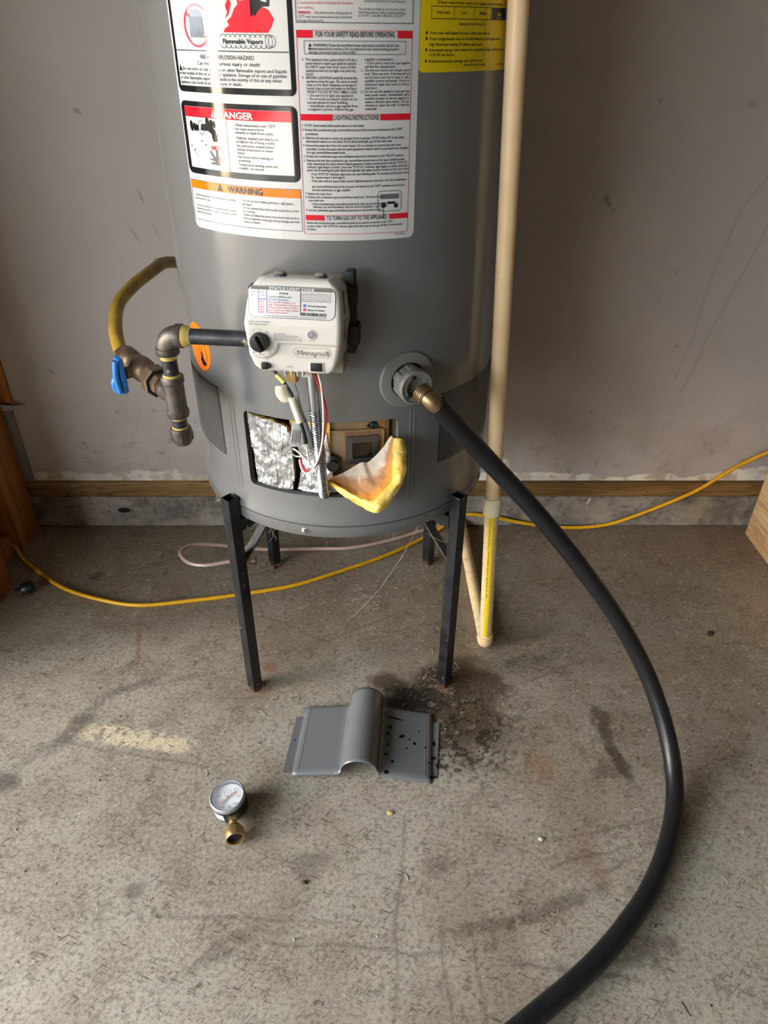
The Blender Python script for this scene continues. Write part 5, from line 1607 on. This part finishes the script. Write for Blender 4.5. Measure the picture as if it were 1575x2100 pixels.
hM = Matrix.Translation(SP + sd * 0.031) @ Matrix(((bd.x, sd.x, 0, 0), (bd.y, sd.y, 0, 0), (0, 0, 1, 0), (0, 0, 0, 1)))
# handle: upright grip with two rounded prongs
def hplate(name, pts, d0, d1):
    g = Geo(); k = len(pts)
    g.add([hM @ V((a, d0, b)) for a, b in pts] + [hM @ V((a, d1, b)) for a, b in pts], [tuple(range(k)), tuple(range(2 * k - 1, k - 1, -1))] + [(i, (i + 1) % k, k + (i + 1) % k, k + i) for i in range(k)])
    o = g.build(name, M_BLUE, gas); md = o.modifiers.new('edge', 'BEVEL'); md.width = 0.0012; md.segments = 2
    return o
hplate('valve_handle', [(-0.009, 0.026), (0.010, 0.026), (0.011, 0.006), (0.009, -0.004), (0.012, -0.022), (0.008, -0.030), (0.002, -0.030), (0.0, -0.016), (-0.004, -0.031), (-0.009, -0.026), (-0.010, 0.0)], -0.002, 0.006)
g = Geo(); g.add(*tube([hM @ V((-0.006, 0.008, 0.024)), hM @ V((-0.006, 0.012, 0.0)), hM @ V((-0.006, 0.010, -0.026))], 0.0050, 10, 6)); g.build('handle_grip', M_BLUE, gas)
g = Geo(); g.add(*tube([hM @ V((0.006, 0.008, -0.004)), hM @ V((0.007, 0.013, -0.016)), hM @ V((0.006, 0.010, -0.028))], 0.0055, 10, 6)); g.build('handle_grip', M_BLUE, gas)
M_YTUBE = NT('dusty_yellow_coated_tube', rough=0.5)
M_YTUBE.color(M_YTUBE.mix(M_YTUBE.rng(M_YTUBE.noise(25, 4, 0.6), 0.35, 0.65), rgb(178, 146, 52), rgb(146, 116, 48)))
M_YTUBE = M_YTUBE.m
g = Geo(); g.add(*tube([BO + bd * 0.192, BO + bd * 0.212 + V((0, 0, 0.003)), (-0.428, 1.150, 0.686), (-0.437, 1.21, 0.707), (-0.430, 1.28, 0.717), (-0.414, 1.36, 0.723), (-0.409, 1.42, 0.720), (-0.400, 1.47, 0.708), (-0.380, 1.51, 0.695), (-0.350, 1.53, 0.690), (-0.300, 1.5365, 0.690), (-0.20, 1.5365, 0.690), (-0.10, 1.5375, 0.690), (-0.05, 1.5605, 0.690)], 0.0112, 20, 8))
g.build('yellow_gas_tube', M_YTUBE, gas)
g = Geo(); g.add(*lathe((-0.412, 1.395, 0.7225), (0.06, 1, -0.04), [(0.0114, 0), (0.0124, 0.003), (0.0114, 0.010)], 20)); g.build('tape_wrap', M_VBRASS, gas)

# ================================================================== RUBBER HOSE
n = NT('scuffed_black_rubber', rough=0.36, spec=0.5)
f = n.noise(45, 4, 0.65)
n.color(n.mix(n.rng(n.noise(220, 4, 0.7), 0.58, 0.72), n.mix(n.rng(f, 0.3, 0.7), rgb(22, 23, 26), rgb(28, 29, 33)), rgb(54, 55, 58)))
n.rough(n.rng(f, 0.3, 0.7, 0.34, 0.40))
n.bump(n.noise(380, 3, 0.6), 0.18, 0.0008)
M_RUB = n.m
hose = thing('garden_hose', (0.53, 0.80, 0.0), 'black rubber hose curving from drain valve down across the concrete floor', 'hose')
HD = V((0.62, -0.55, -0.56)).normalized()
h0 = vo + vn * 0.034
hp = [h0 + V((0.003, -0.004, -0.002)), (0.080, 0.9020, 0.673), (0.0945, 0.9030, 0.659), (0.1157, 0.9120, 0.632), (0.1765, 0.9350, 0.556), (0.2608, 0.9340, 0.462), (0.3425, 0.9187, 0.365), (0.419, 0.8968, 0.265), (0.478, 0.8669, 0.17), (0.5103, 0.8199, 0.095), (0.5197, 0.7662, 0.045), (0.506, 0.7031, 0.020), (0.4686, 0.6316, 0.015), (0.4211, 0.5672, 0.015), (0.3758, 0.521, 0.015), (0.3284, 0.4793, 0.015), (0.2778, 0.4422, 0.015), (0.2238, 0.408, 0.015), (0.166, 0.372, 0.015), (0.08, 0.322, 0.015), (-0.08, 0.262, 0.015), (-0.40, 0.20, 0.015)]
sp = smooth_path(hp, 14)
# split: threads, ferrule, rubber
def seglen(a, b): return sum((sp[i + 1] - sp[i]).length for i in range(a, b))
acc = 0; i1 = i2 = None
for i in range(len(sp) - 1):
    acc += (sp[i + 1] - sp[i]).length
    if i1 is None and acc > 0.016: i1 = i
    if i2 is None and acc > 0.034: i2 = i; break
g = Geo(); g.add(*tube(smooth_path(sp[:i1 + 1:3] + [sp[i1]], 12), 0.0138, 22, raw=True, rfun=lambda t: 1.0 + 0.06 * math.sin(t * 2 * PI * 4))); g.build('threaded_coupling', M_OLDBRASS, hose)
g = Geo(); g.add(*tube(sp[max(0, i1 - 1):i2 + 2], 0.0126, 22, raw=True)); g.build('brass_ferrule', M_OLDBRASS, hose)
g = Geo(); g.add(*tube(sp[i2:], 0.0148, 24, raw=True)); g.build('hose_body', M_RUB, hose)

# ================================================================== DISCHARGE PIPE
n = NT('aged_cream_plastic', rough=0.34)
f = n.noise(20, 3, 0.6)
c = n.mix(n.rng(f, 0.3, 0.7), rgb(238, 204, 158), rgb(244, 214, 172))
c = n.mix(n.math('MULTIPLY', n.rng(n.noise(70, 3, 0.7), 0.68, 0.73), 0.6), c, rgb(150, 116, 80))
n.color(c); M_CREAM = n.m
n = NT('dirty_cream_plastic', rough=0.45)
c = n.mix(n.math('MULTIPLY', n.rng(n.noise(90, 4, 0.7), 0.48, 0.68), 0.5), rgb(236, 210, 162), rgb(186, 156, 112))
n.color(c); M_CREAM2 = n.m
M_IVORY = plain('ivory_fitting_plastic', rgb(236, 226, 200), 0.35, var=0.06, vscale=30)
M_STRIPE = plain('yellow_stripe_print', rgb(244, 214, 36), 0.35, var=0.03)
pf = V((0.2385, 1.098, 0.016)); pt = V((0.1415, 1.0, 1.62))
pdv = (pt - pf).normalized()
def along(z): return pf + pdv * ((z - pf.z) / pdv.z)
pipe = thing('discharge_pipe', (pf.x, pf.y, 0.0), 'cream plastic discharge pipe with yellow stripe running down beside the heater', 'pipe')
PR = 0.0132
g = Geo(); g.add(*lathe(along(0.395), pdv, [(PR, 0), (PR, 1.22)], 32)); g.build('upper_pipe', M_CREAM, pipe)
g = Geo(); g.add(*lathe(along(0.3655), pdv, [(PR + 0.0005, 0), (PR + 0.0036, 0.0008), (PR + 0.0036, 0.0355), (PR + 0.0028, 0.0385), (PR + 0.0003, 0.0385)], 32)); g.build('coupling', M_IVORY, pipe)
g = Geo(); g.add(*lathe(along(0.030), pdv, [(PR, 0), (PR, 0.345)], 32)); lower = g.build('lower_pipe', M_CREAM2, pipe)
# printed yellow stripe up the pipe
fx, fy, fd = frame(pdv)
va = V((-0.18, -1, 0)); a0 = math.atan2(va.dot(fy), va.dot(fx))
g = Geo(); vs = []
for j in range(2):
    for k in range(7):
        a = a0 - 0.34 + 0.68 * k / 6
        vs.append(along(0.045 if j == 0 else 0.366) + (fx * math.cos(a) + fy * math.sin(a)) * (PR + 0.0003))
g.add(vs, [(k, k + 1, 8 + k, 7 + k) for k in range(6)]); g.build('yellow_stripe', M_STRIPE, lower)
def PSF(u, v, lift):
    a = a0 + u / 1000 / PR
    return along(v / 1000) + (fx * math.cos(a) + fy * math.sin(a)) * (PR + 0.0006)
q = Print(PSF, 0); q.text('1" CTS CPVC 4120 SDR 11  ASTM D2846  NSF-pw  400 PSI @ 73F  180F', 3.6 * (1 if PSF(1, 200, 0).x < PSF(-1, 200, 0).x else -1), 360, 3.6, width=200, rot=-PI / 2); q.build('stripe_lettering', M_INK, lower)
# bottom elbow
ea = [along(0.040), along(0.030), pf + V((0, 0.001, 0.006)), pf + V((-0.0003, 0.006, 0.0005)), pf + V((-0.0005, 0.016, 0.0))]
g = Geo(); g.add(*tube(ea, 0.0158, 28, 8)); g.build('bottom_elbow', M_CREAM, pipe)
g = Geo(); g.add(*tube([pf + V((0, 0.012, -0.0002)), (0.2345, 1.30, 0.0158), (0.2315, 1.549, 0.0158)], PR, 24, 4)); g.build('floor_pipe', M_CREAM2, pipe)

# ================================================================== YELLOW CORD
n = NT('yellow_cord_jacket', rough=0.42)
c = n.mix(n.rng(n.noise(40, 3, 0.6), 0.3, 0.7), rgb(236, 176, 24), rgb(222, 160, 20))
c = n.mix(n.rng(n.noise(85, 3, 0.7), 0.70, 0.74), c, rgb(96, 72, 36)); n.color(c)
M_YCORD = n.m
CR = 0.0046
cp = [(-1.02, 1.41, 0.120), (-0.985, 1.417, 0.100), (-0.955, 1.427, 0.066), (-0.930, 1.4375, 0.035), (-0.903, 1.440, 0.012), (-0.878, 1.410, CR), (-0.829, 1.366, CR), (-0.731, 1.292, CR), (-0.626, 1.249, CR), (-0.532, 1.231, CR), (-0.413, 1.248, CR), (-0.326, 1.265, CR), (-0.193, 1.299, CR), (-0.079, 1.354, CR), (0.041, 1.422, CR),
      (0.145, 1.503, CR), (0.185, 1.534, 0.012), (0.205, 1.5395, 0.030), (0.249, 1.5390, 0.045), (0.315, 1.5390, 0.037), (0.382, 1.5395, 0.020), (0.462, 1.538, 0.007), (0.538, 1.536, CR), (0.60, 1.535, 0.010), (0.649, 1.532, 0.027), (0.742, 1.530, 0.074), (0.831, 1.530, 0.126), (0.903, 1.533, 0.185), (0.955, 1.537, 0.217), (1.000, 1.539, 0.240), (1.045, 1.538, 0.252), (1.075, 1.536, 0.250)]
g = Geo(); g.add(*tube(cp, CR, 12, 8)); o = g.build('power_cord', M_YCORD)
tag(o, 'yellow cord snaking across the floor behind the stand and up the right side', 'cord')

# ================================================================== THIN TUBE WITH BRASS END
M_PINK = plain('pinkish_bare_tube', rgb(206, 176, 160), 0.35, 0.25, var=0.12, vscale=30)
tb = thing('drain_tube', (-0.34, 1.34, 0.0), 'thin pinkish tube looped on the floor left of the stand with brass fitting', 'tube')
g = Geo(); g.add(*tube([(-0.300, 1.3235, 0.060), (-0.340, 1.3210, 0.060), (-0.396, 1.310, 0.058), (-0.440, 1.325, 0.056), (-0.466, 1.365, 0.055), (-0.448, 1.402, 0.048), (-0.400, 1.420, 0.036), (-0.340, 1.428, 0.022), (-0.254, 1.436, 0.008), (-0.150, 1.444, 0.005), (-0.060, 1.447, 0.005), (0.042, 1.479, 0.005), (0.120, 1.518, 0.005), (0.175, 1.543, 0.006)], 0.0046, 12, 8)); g.build('bare_tube', M_PINK, tb)
fd_ = V((1, 0.06, 0.02))
g = Geo(); g.add(*lathe((-0.304, 1.3235, 0.060), fd_, [(0.006, 0), (0.0105, 0.002), (0.0105, 0.012), (0.0085, 0.014)], 6)); g.build('compression_nut', M_OLDBRASS, tb, smooth=False)
g = Geo(); g.add(*lathe((-0.291, 1.3243, 0.0603), fd_, [(0.0085, 0), (0.0085, 0.006), (0.0105, 0.0065), (0.0105, 0.013), (0.0065, 0.013), (0.0065, 0.004)], 20)); g.build('brass_end', M_OLDBRASS, tb)

# ================================================================== ON THE FLOOR
# ---- burner access cover
n = NT('spattered_grey_sheet', rough=0.22, coat=0.3)
c = n.mix(n.noise(8, 2), rgb(108, 110, 112), rgb(112, 114, 116))
xw = n.sep()[0]
for (x, y, a, b, r) in ((0.030, 0.875, .004, .004, 0), (0.052, 0.856, .006, .0035, .4), (0.026, 0.860, .003, .003, 0), (0.075, 0.842, .0028, .004, .3), (0.066, 0.850, .002, .002, 0), (0.095, 0.835, .002, .003, 0), (0.040, 0.896, .016, .0022, -.2), (0.108, 0.815, .006, .003, .5),
                    (0.020, 0.905, .003, .004, 0), (0.018, 0.885, .002, .003, 0), (0.022, 0.815, .004, .003, 0), (0.033, 0.800, .003, .003, 0), (0.100, 0.803, .003, .002, 0), (0.112, 0.848, .003, .006, 0), (0.085, 0.87, .0015, .002, 0), (0.060, 0.83, .0015, .002, 0), (0.119, 0.80, .007, .008, 0), (0.108, 0.775, .010, .004, 0), (0.024, 0.835, .002, .003, 0), (0.022, 0.778, .005, .004, 0)):
    c = n.mix(n.blob(x + 0.015, y - 0.85, a, b, r, 0.3, 0.3, 200), c, rgb(14, 14, 15))
dust = n.math('MULTIPLY', n.rng(n.noise(140, 3, 0.7), 0.64, 0.70), 0.4)
c = n.mix(dust, c, rgb(160, 154, 142))
n.color(c); n.rough(0.22)
M_COVER = n.m
cov = thing('access_cover', (-0.015, 0.85, 0.0), 'grey sheet metal burner access cover with raised half pipe lying on floor', 'cover')
cM = Matrix.Translation((-0.0195, 0.8495, 0.0)) @ Matrix.Rotation(-0.065, 4, 'Z')
HL = 0.0775
def cprof():
    p = []
    p += [(-0.121, 0.0012), (-0.117, 0.0065), (-0.113, 0.0078)]
    for k in range(1, 9): p.append((-0.113 + (0.076) * k / 8, 0.0078 + 0.009 * k / 8))
    p += [(-0.0335, 0.0185), (-0.0320, 0.0205)]
    for k in range(0, 15):
        a = PI - PI * k / 14
        p.append((-0.0005 + 0.0310 * math.cos(a), 0.0200 + 0.0265 * math.sin(a)))
    p += [(0.0320, 0.0205), (0.0335, 0.0185), (0.037, 0.0168)]
    for k in range(1, 9): p.append((0.037 + 0.082 * k / 8, 0.0168 - 0.0105 * k / 8))
    p += [(0.123, 0.0055), (0.127, 0.0012)]
    return p
prof = cprof()
ny = 26
vs, fs = [], []
k = len(prof)
for j in range(ny + 1):
    t = j / ny
    for (x, z) in prof:
        y = -HL + 2 * HL * t
        inpipe = abs(x) < 0.0335
        if inpipe: y = -HL + 0.004 + (2 * HL + 0.018 - 0.004) * t
        e = min(t, 1 - t) * 2 * HL
        dz = 0.0
        if not inpipe and e < 0.008: dz = -(1 - e / 0.008) ** 2 * 0.0042
        dx = 0.004 * (t - 0.5) * (1 if x < 0 else 0.4)
        vs.append(cM @ V((x + dx, y, max(0.0006, z + dz))))
fs = [(j * k + i, j * k + i + 1, (j + 1) * k + i + 1, (j + 1) * k + i) for j in range(ny) for i in range(k - 1)]
o = mesh('cover_sheet', vs, fs, M_COVER, cov)
md = o.modifiers.new('sheet', 'SOLIDIFY'); md.thickness = 0.0009; md.offset = -1
# crimped beads and side tabs
def bead(x0, x1, y0, y1, z, nm, z1=None):
    z1 = z if z1 is None else z1
    g = Geo(); g.add(*tube([cM @ V((x0, y0, z)), cM @ V(((x0 + x1) / 2, (y0 + y1) / 2, (z + z1) / 2)), cM @ V((x1, y1, z1))], 0.0012, 8, 4)); g.build(nm, M_COVER, cov)
bead(-0.111, -0.107, -HL + 0.010, HL - 0.009, 0.0085, 'pressed_bead')
bead(0.114, 0.115, -HL + 0.010, HL - 0.010, 0.0072, 'pressed_bead', 0.0070)
bead(-0.108, -0.040, -HL + 0.009, -HL + 0.008, 0.0084, 'pressed_bead', 0.0162)
for (a, b, y0, y1) in ((-0.136, -0.119, -0.070, 0.055), (0.124, 0.139, -0.066, 0.056)):
    g = Geo()
    pts = rrect(a * 1000, b * 1000, y0 * 1000, y1 * 1000, 3, 4, 50)
    sk = 0.00006
    vs = [cM @ V((u / 1000 + (v * 0.00005), v / 1000, 0.0018)) for u, v in pts] + [cM @ V((u / 1000 + v * 0.00005, v / 1000, 0.0008)) for u, v in pts]
    m_ = len(pts)
    g.add(vs, [tuple(range(m_)), tuple(range(2 * m_ - 1, m_ - 1, -1))] + [(i, (i + 1) % m_, m_ + (i + 1) % m_, m_ + i) for i in range(m_)])
    g.build('side_tab', M_COVER, cov)
g = Geo(); g.add(*lathe(cM @ V((-0.128, 0.0, 0.0018)), (0, 0, 1), [(0.0018, 0), (0.0018, 0.0003)], 10)); g.build('tab_hole', M_DARK, cov)
g = Geo(); g.add(*lathe(cM @ V((-0.070, 0.020, 0.0108)), (0.1, 0, 1), [(0.0050, 0), (0.004, 0.0008), (0.002, 0.0013)], 16)); g.build('pressed_dimple', M_COVER, cov)

# ---- pressure gauge
ga = thing('pressure_gauge', (-0.241, 0.722, 0.0), 'round pressure gauge with red needle and brass hose connector lying on floor', 'gauge')
gn = V((-0.10, -0.05, 1.0)).normalized()
gc = V((-0.2420, 0.7190, 0.0050))
M_CASE = plain('black_gauge_case', rgb(16, 16, 18), 0.22, var=0.1, coat=0.3)
M_RIM = NT('clear_polycarbonate', rough=0.05)
M_RIM.b.inputs['Alpha'].default_value = 0.12
M_RIM.color(M_RIM.mix(M_RIM.noise(5), (0.96, 0.97, 0.98, 1), (0.98, 0.98, 0.98, 1)))
M_RIM = M_RIM.m
g = Geo(); g.add(*lathe(gc, gn, [(0.0255, -0.001), (0.0285, 0.001), (0.0290, 0.004), (0.0290, 0.0285), (0.0278, 0.0295), (0.0272, 0.0255), (0.0, 0.0255)], 48)); g.build('gauge_case', M_CASE, ga)
M_DIAL = plain('white_dial', rgb(232, 234, 238), 0.5, var=0.01)
g = Geo(); g.add(*lathe(gc + gn * 0.0258, gn, [(0.0265, 0), (0.0265, 0.0005)], 48)); dial = g.build('dial', M_DIAL, ga)
g = Geo(); g.add(*lathe(gc, gn, [(0.0294, 0.0265), (0.0300, 0.0275), (0.0300, 0.0345), (0.0288, 0.0362), (0.0276, 0.0366), (0.0274, 0.0358), (0.0280, 0.0345), (0.0286, 0.0338), (0.0288, 0.0295), (0.0282, 0.0275)], 48, False, False)); g.build('clear_rim', plain('rim_plastic', rgb(150, 154, 160), 0.12, var=0.15, vscale=30, coat=0.5), ga)
g = Geo(); g.add(*lathe(gc, gn, [(0.0276, 0.0352), (0.0276, 0.0360)], 48)); g.build('lens', M_RIM, ga)
gx = V((1, 0, 0)); gx = (gx - gn * gx.dot(gn)).normalized(); gy = gn.cross(gx)
if gy.y < 0: gy = -gy
GF = lambda u, v, l: gc + gn * (0.0267 + l) + gx * (u / 1000) + gy * (v / 1000)
k1 = Print(GF, 0.0); r1 = Print(GF, 0.0030); b1 = Print(GF, 0.0018)
def nums(t, ang, rad):
    a = math.radians(ang); k1.text(t, rad * math.cos(a), rad * math.sin(a) + 2, 5.0, rot=PI, align='C', bold=0.01)
for t, a in (('0', 60), ('50', 8), ('100', -38), ('150', -70), ('200', -112), ('300', 165)): nums(t, a, 17.5)
for k_ in range(31):
    a = math.radians(58 - k_ * 9); L_ = 4 if k_ % 5 == 0 else 2
    k1.line([((23.5 - L_) * math.cos(a), (23.5 - L_) * math.sin(a)), (23.5 * math.cos(a), 23.5 * math.sin(a))], 0.45)
k1.line(ell(-1.5, 9.5, 6, 5.6, 28), 0.5, True); k1.text('C', -1.5, 11.5, 5, rot=PI, align='C')
k1.text('PSI', 4, -13, 3.4, rot=PI, align='C')
k1.build('dial_markings', M_INK, dial)
r1.line([(-17, -11), (13, 8)], 1.2); r1.poly([(5, 3.6), (14.5, 7.0), (13.2, 10.2), (4.2, 5.2)]); r1.build('red_needle', M_REDP, ga)
b1.line([(-8, -12), (0, 0), (15, 14)], 0.9); b1.line([(-8.5, -12.5), (-1.5, -2.5)], 2.4); b1.build('black_needle', M_BLACKP, ga)
g = Geo(); g.add(*lathe(GF(0, 0, 0.0), gn, [(0.0022, 0), (0.0022, 0.0045), (0.001, 0.005)], 16)); g.build('needle_pin', M_BRASS, ga)
# white sticker round the case
g = Geo(); vs = []
for k_ in range(13):
    a = math.radians(196 + 64 * k_ / 12)
    for h in (0.006, 0.022): vs.append(gc + gn * h + (gx * math.cos(a) + gy * math.sin(a)) * 0.02925)
g.add(vs, [(2 * i, 2 * i + 2, 2 * i + 3, 2 * i + 1) for i in range(12)]); g.build('case_sticker', M_WHITEP, ga)
# brass stem and hose connector
sdv = V((0.30, -1.0, 0.06)).normalized()
s0 = gc + gn * 0.0115 + sdv * 0.026
sx_ = sdv.cross(V((0, 0, 1))).normalized(); sz_ = sx_.cross(sdv)
sM = Matrix.Translation(s0) @ Matrix(((sx_.x, sdv.x, sz_.x, 0), (sx_.y, sdv.y, sz_.y, 0), (sx_.z, sdv.z, sz_.z, 0), (0, 0, 0, 1)))
box('stem_square', (-0.0062, -0.002, -0.0062), (0.0062, 0.012, 0.0062), M_BRASS, ga, 0.001, sM)
g = Geo(); g.add(*lathe(s0 + sdv * 0.010, sdv, [(0.0066, 0), (0.0066, 0.011), (0.0085, 0.013)], 24)); g.build('brass_neck', M_BRASS, ga)
g = Geo(); g.add(*lathe(s0 + sdv * 0.020, sdv, [(0.0075, 0), (0.0125, 0.003), (0.0150, 0.008), (0.0156, 0.010), (0.0156, 0.023), (0.0150, 0.0245), (0.0130, 0.0245), (0.0126, 0.020), (0.0126, 0.012)], 40, True, False)); con = g.build('hose_connector', M_BRASS, ga)
g = Geo(); g.add(*lathe(s0 + sdv * 0.0385, sdv, [(0.0128, 0), (0.002, 0.0004)], 32)); g.build('rubber_washer', M_DARK, con)

# ---- small black cap by the left stud
M_CAPB = NT('dusty_black_plastic', rough=0.4)
M_CAPB.color(M_CAPB.mix(M_CAPB.rng(M_CAPB.noise(90, 3, 0.7), 0.58, 0.70), rgb(20, 22, 26), rgb(110, 104, 94))); M_CAPB = M_CAPB.m
cap = thing('plastic_cap', (-0.808, 1.28, 0.0), 'small black plastic cap lying on the floor by the left studs', 'cap')
g = Geo(); g.add(*lathe((-0.820, 1.2745, 0.0155), (1, 0.35, 0.10), [(0.004, 0.0), (0.0135, 0.0005), (0.0152, 0.003), (0.0150, 0.020), (0.0140, 0.025), (0.0125, 0.027), (0.004, 0.027)], 24)); g.build('cap_body', M_CAPB, cap)
box('cap_tab', (-0.832, 1.266, 0.014), (-0.818, 1.274, 0.020), M_CAPB, cap, 0.001)

# ---- curl of paper stuck by the stud
g = Geo(); vs = []
for j in range(7):
    for i in range(9):
        s_, t_ = i / 8, j / 6
        vs.append(V((-0.888 + 0.052 * s_, 1.5475 + 0.0045 * s_ - 0.006 * math.sin(PI * s_) * t_, 0.338 + 0.020 * t_ * (1 - 0.6 * s_) + 0.006 * s_)))
g.add(vs, [(j * 9 + i, j * 9 + i + 1, (j + 1) * 9 + i + 1, (j + 1) * 9 + i) for j in range(6) for i in range(8)])
o = g.build('paper_scrap', plain('grey_white_paper', rgb(176, 172, 170), 0.6, var=0.05))
md = o.modifiers.new('thickness', 'SOLIDIFY'); md.thickness = 0.0006
tag(o, 'small torn scrap of pale paper stuck to the wall beside the left stud', 'paper scrap')
# ================================================================== DUST, CRUMBS, COBWEBS
rs = random.Random(21)
def fibre(g, p, ang, L, r, curl, n=5, sides=4, lift=0.002):
    pts = []
    for k in range(n + 1):
        t = k / n
        a = ang + curl * (t - 0.5)
        pts.append(V((p[0] + L * (t - 0.5) * math.cos(a), p[1] + L * (t - 0.5) * math.sin(a), r * 1.05 + lift * math.sin(PI * t))))
    g.add(*tube(pts, r, sides, raw=True))
gp, gd_ = Geo(), Geo()
for k in range(520):
    x = rs.uniform(-0.95, 1.0); y = rs.uniform(0.33, 1.53)
    if rs.random() < 0.35: x, y = rs.gauss(0.02, 0.28), rs.gauss(1.2, 0.14)
    if y > 1.53 or x < -0.85 or x > 1.0: continue
    tgt = gp if rs.random() < 0.8 else gd_
    fibre(tgt, (x, y), rs.uniform(0, PI), rs.uniform(0.004, 0.020), rs.uniform(0.00025, 0.0005), rs.uniform(-2.0, 2.0), lift=rs.uniform(0, 0.0025))
M_FIB = plain('pale_dust_fibre', rgb(196, 182, 152), 0.9, var=0.2, vscale=9)
M_FIBD = plain('dark_dust_fibre', rgb(70, 58, 46), 0.9, var=0.2, vscale=9)
o = gp.build('dust_fibers', M_FIB, smooth=False, fix=False); tag(o, 'pale dust fibres and straw bits scattered over the concrete floor', 'dust', kind='stuff')
o = gd_.build('dark_fibers', M_FIBD, smooth=False, fix=False); tag(o, 'dark hair-like fibres scattered over the concrete floor', 'dust', kind='stuff')
def crumb(g, x, y, s):
    vs = []
    for (a, b, c) in ((1, 0, 0.2), (-0.8, 0.3, 0.15), (0.1, 0.9, 0.2), (0, -0.9, 0.1), (0.1, 0.1, 1.0), (0, 0, -0.05)):
        vs.append(V((x + a * s * rs.uniform(0.6, 1.2), y + b * s * rs.uniform(0.6, 1.2), max(0.0, c) * s * rs.uniform(0.6, 1.1) + 0.0001)))
    g.add(vs, [(0, 2, 4), (2, 1, 4), (1, 3, 4), (3, 0, 4), (0, 3, 5), (3, 1, 5), (1, 2, 5), (2, 0, 5)])
gl, gk = Geo(), Geo()
for k in range(520):
    x = rs.uniform(-0.9, 1.0); y = rs.uniform(0.33, 1.52)
    crumb(gl if rs.random() < 0.55 else gk, x, y, rs.choice((0.0008, 0.001, 0.0012, 0.0016, 0.0024)))
o = gl.build('pale_grit', plain('pale_grit', rgb(196, 184, 158), 0.9, var=0.2), smooth=False, fix=False); tag(o, 'pale grit and crumbs strewn across the concrete floor', 'grit', kind='stuff')
o = gk.build('dark_grit', plain('dark_grit', rgb(52, 44, 36), 0.9, var=0.2), smooth=False, fix=False); tag(o, 'dark grit and crumbs strewn across the concrete floor', 'grit', kind='stuff')
# single pebbles and chips that stand out
def pebble(name, x, y, s, mat, label, cat, flat=0.5):
    bm = bmesh.new(); bmesh.ops.create_icosphere(bm, subdivisions=2, radius=1.0)
    for v in bm.verts:
        w = 1 + 0.25 * noise.noise(v.co * 1.7 + V((x * 50, y * 50, 0)))
        v.co = V((x + v.co.x * s * w, y + v.co.y * s * 0.8 * w, (v.co.z * w * 0.9 + 0.95) * s * flat))
    me = bpy.data.meshes.new(name); bm.to_mesh(me); bm.free()
    o = link(name, me, mat); tag(o, label, cat); return o
M_CHIP = plain('pale_yellow_chip', rgb(206, 186, 120), 0.8, var=0.15)
pebble('pebble', 0.027, 0.708, 0.0055, M_CHIP, 'small pale yellow pebble in front of the access cover', 'pebble', 0.35)
pebble('pebble', 0.2740, 0.6585, 0.0045, plain('white_chip', rgb(210, 208, 192), 0.7, var=0.08), 'small white pebble lying inside the hose curve', 'pebble', 0.6)
pebble('pebble', -0.1085, 0.590, 0.0045, plain('brown_chip', rgb(84, 66, 40), 0.8, var=0.2), 'small brown pebble below the gauge', 'pebble', 0.6)
pebble('leaf_scrap', 0.744, 1.137, 0.0075, plain('dried_leaf', rgb(58, 28, 20), 0.8, var=0.3, vscale=200), 'dark brown dried leaf scrap to the right of the hose', 'leaf scrap', 0.35)
# cobwebs: sagging threads from the pan to the stand, fluff round the feet
gw = Geo()
def thread(a, b, sag, r=0.0003):
    a, b = V(a), V(b); pts = []
    for k in range(9):
        t = k / 8
        pts.append(a.lerp(b, t) + V((rs.uniform(-.002, .002), rs.uniform(-.002, .002), -sag * math.sin(PI * t) + rs.uniform(-.0015, .0015))))
    gw.add(*tube(pts, r, 3, raw=True))
thread((0.09, 1.02, 0.40), (-0.06, 1.18, 0.0015), 0.03, 0.00028)
thread((-0.20, 1.03, 0.40), (-0.232, 1.0, 0.30), 0.01)
for k in range(26):
    a = rs.uniform(-1.2, 1.2)
    p = cyl(a, TR - 0.004, 0.4145)
    thread(p, p + V((rs.uniform(-.02, .02), rs.uniform(-.01, .02), -rs.uniform(0.006, 0.03))), 0.004, 0.00025)
for k in range(22):
    a, b = rs.choice(LEGS), rs.choice(LEGS)
    z = rs.uniform(0.30, 0.40)
    thread((a[0], a[1] - 0.009, z), (a[0] + rs.uniform(-.06, .06), a[1] + rs.uniform(0, .08), z + rs.uniform(-.05, .01)), 0.01, 0.00022)
def fluff(c, s, k):
    for _ in range(k):
        a = V((rs.gauss(0, s), rs.gauss(0, s), abs(rs.gauss(0, s * 0.7)) + 0.001)); b = a + V((rs.gauss(0, s), rs.gauss(0, s), rs.gauss(0, s * 0.4)))
        a.z, b.z = max(0.0012, a.z), max(0.0012, b.z)
        pts = [V(c) + a.lerp(b, t / 6) + V((rs.uniform(-.15, .15) * s, rs.uniform(-.15, .15) * s, 0)) for t in range(7)]
        for q in pts: q.z = max(0.0006, q.z)
        gw.add(*tube(pts, 0.0002, 3, raw=True))
fluff((0.145, 0.980, 0), 0.008, 26); fluff((0.120, 1.005, 0), 0.014, 16); fluff((0.213, 1.088, 0), 0.008, 44); fluff((-0.250, 0.985, 0), 0.010, 25)
fluff((0.245, 1.07, 0), 0.010, 30); fluff((-0.25, 1.37, 0), 0.014, 30); fluff((0.13, 1.37, 0), 0.014, 40); fluff((-0.03, 1.24, 0), 0.018, 40); fluff((-0.36, 1.28, 0.02), 0.012, 20); fluff((-0.86, 1.42, 0), 0.018, 30)
o = gw.build('cobwebs', plain('cobweb_silk', rgb(172, 164, 152), 0.8, var=0.1), smooth=False, fix=False)
tag(o, 'thin grey cobwebs and lint around the stand feet and under the heater', 'cobweb', kind='stuff')
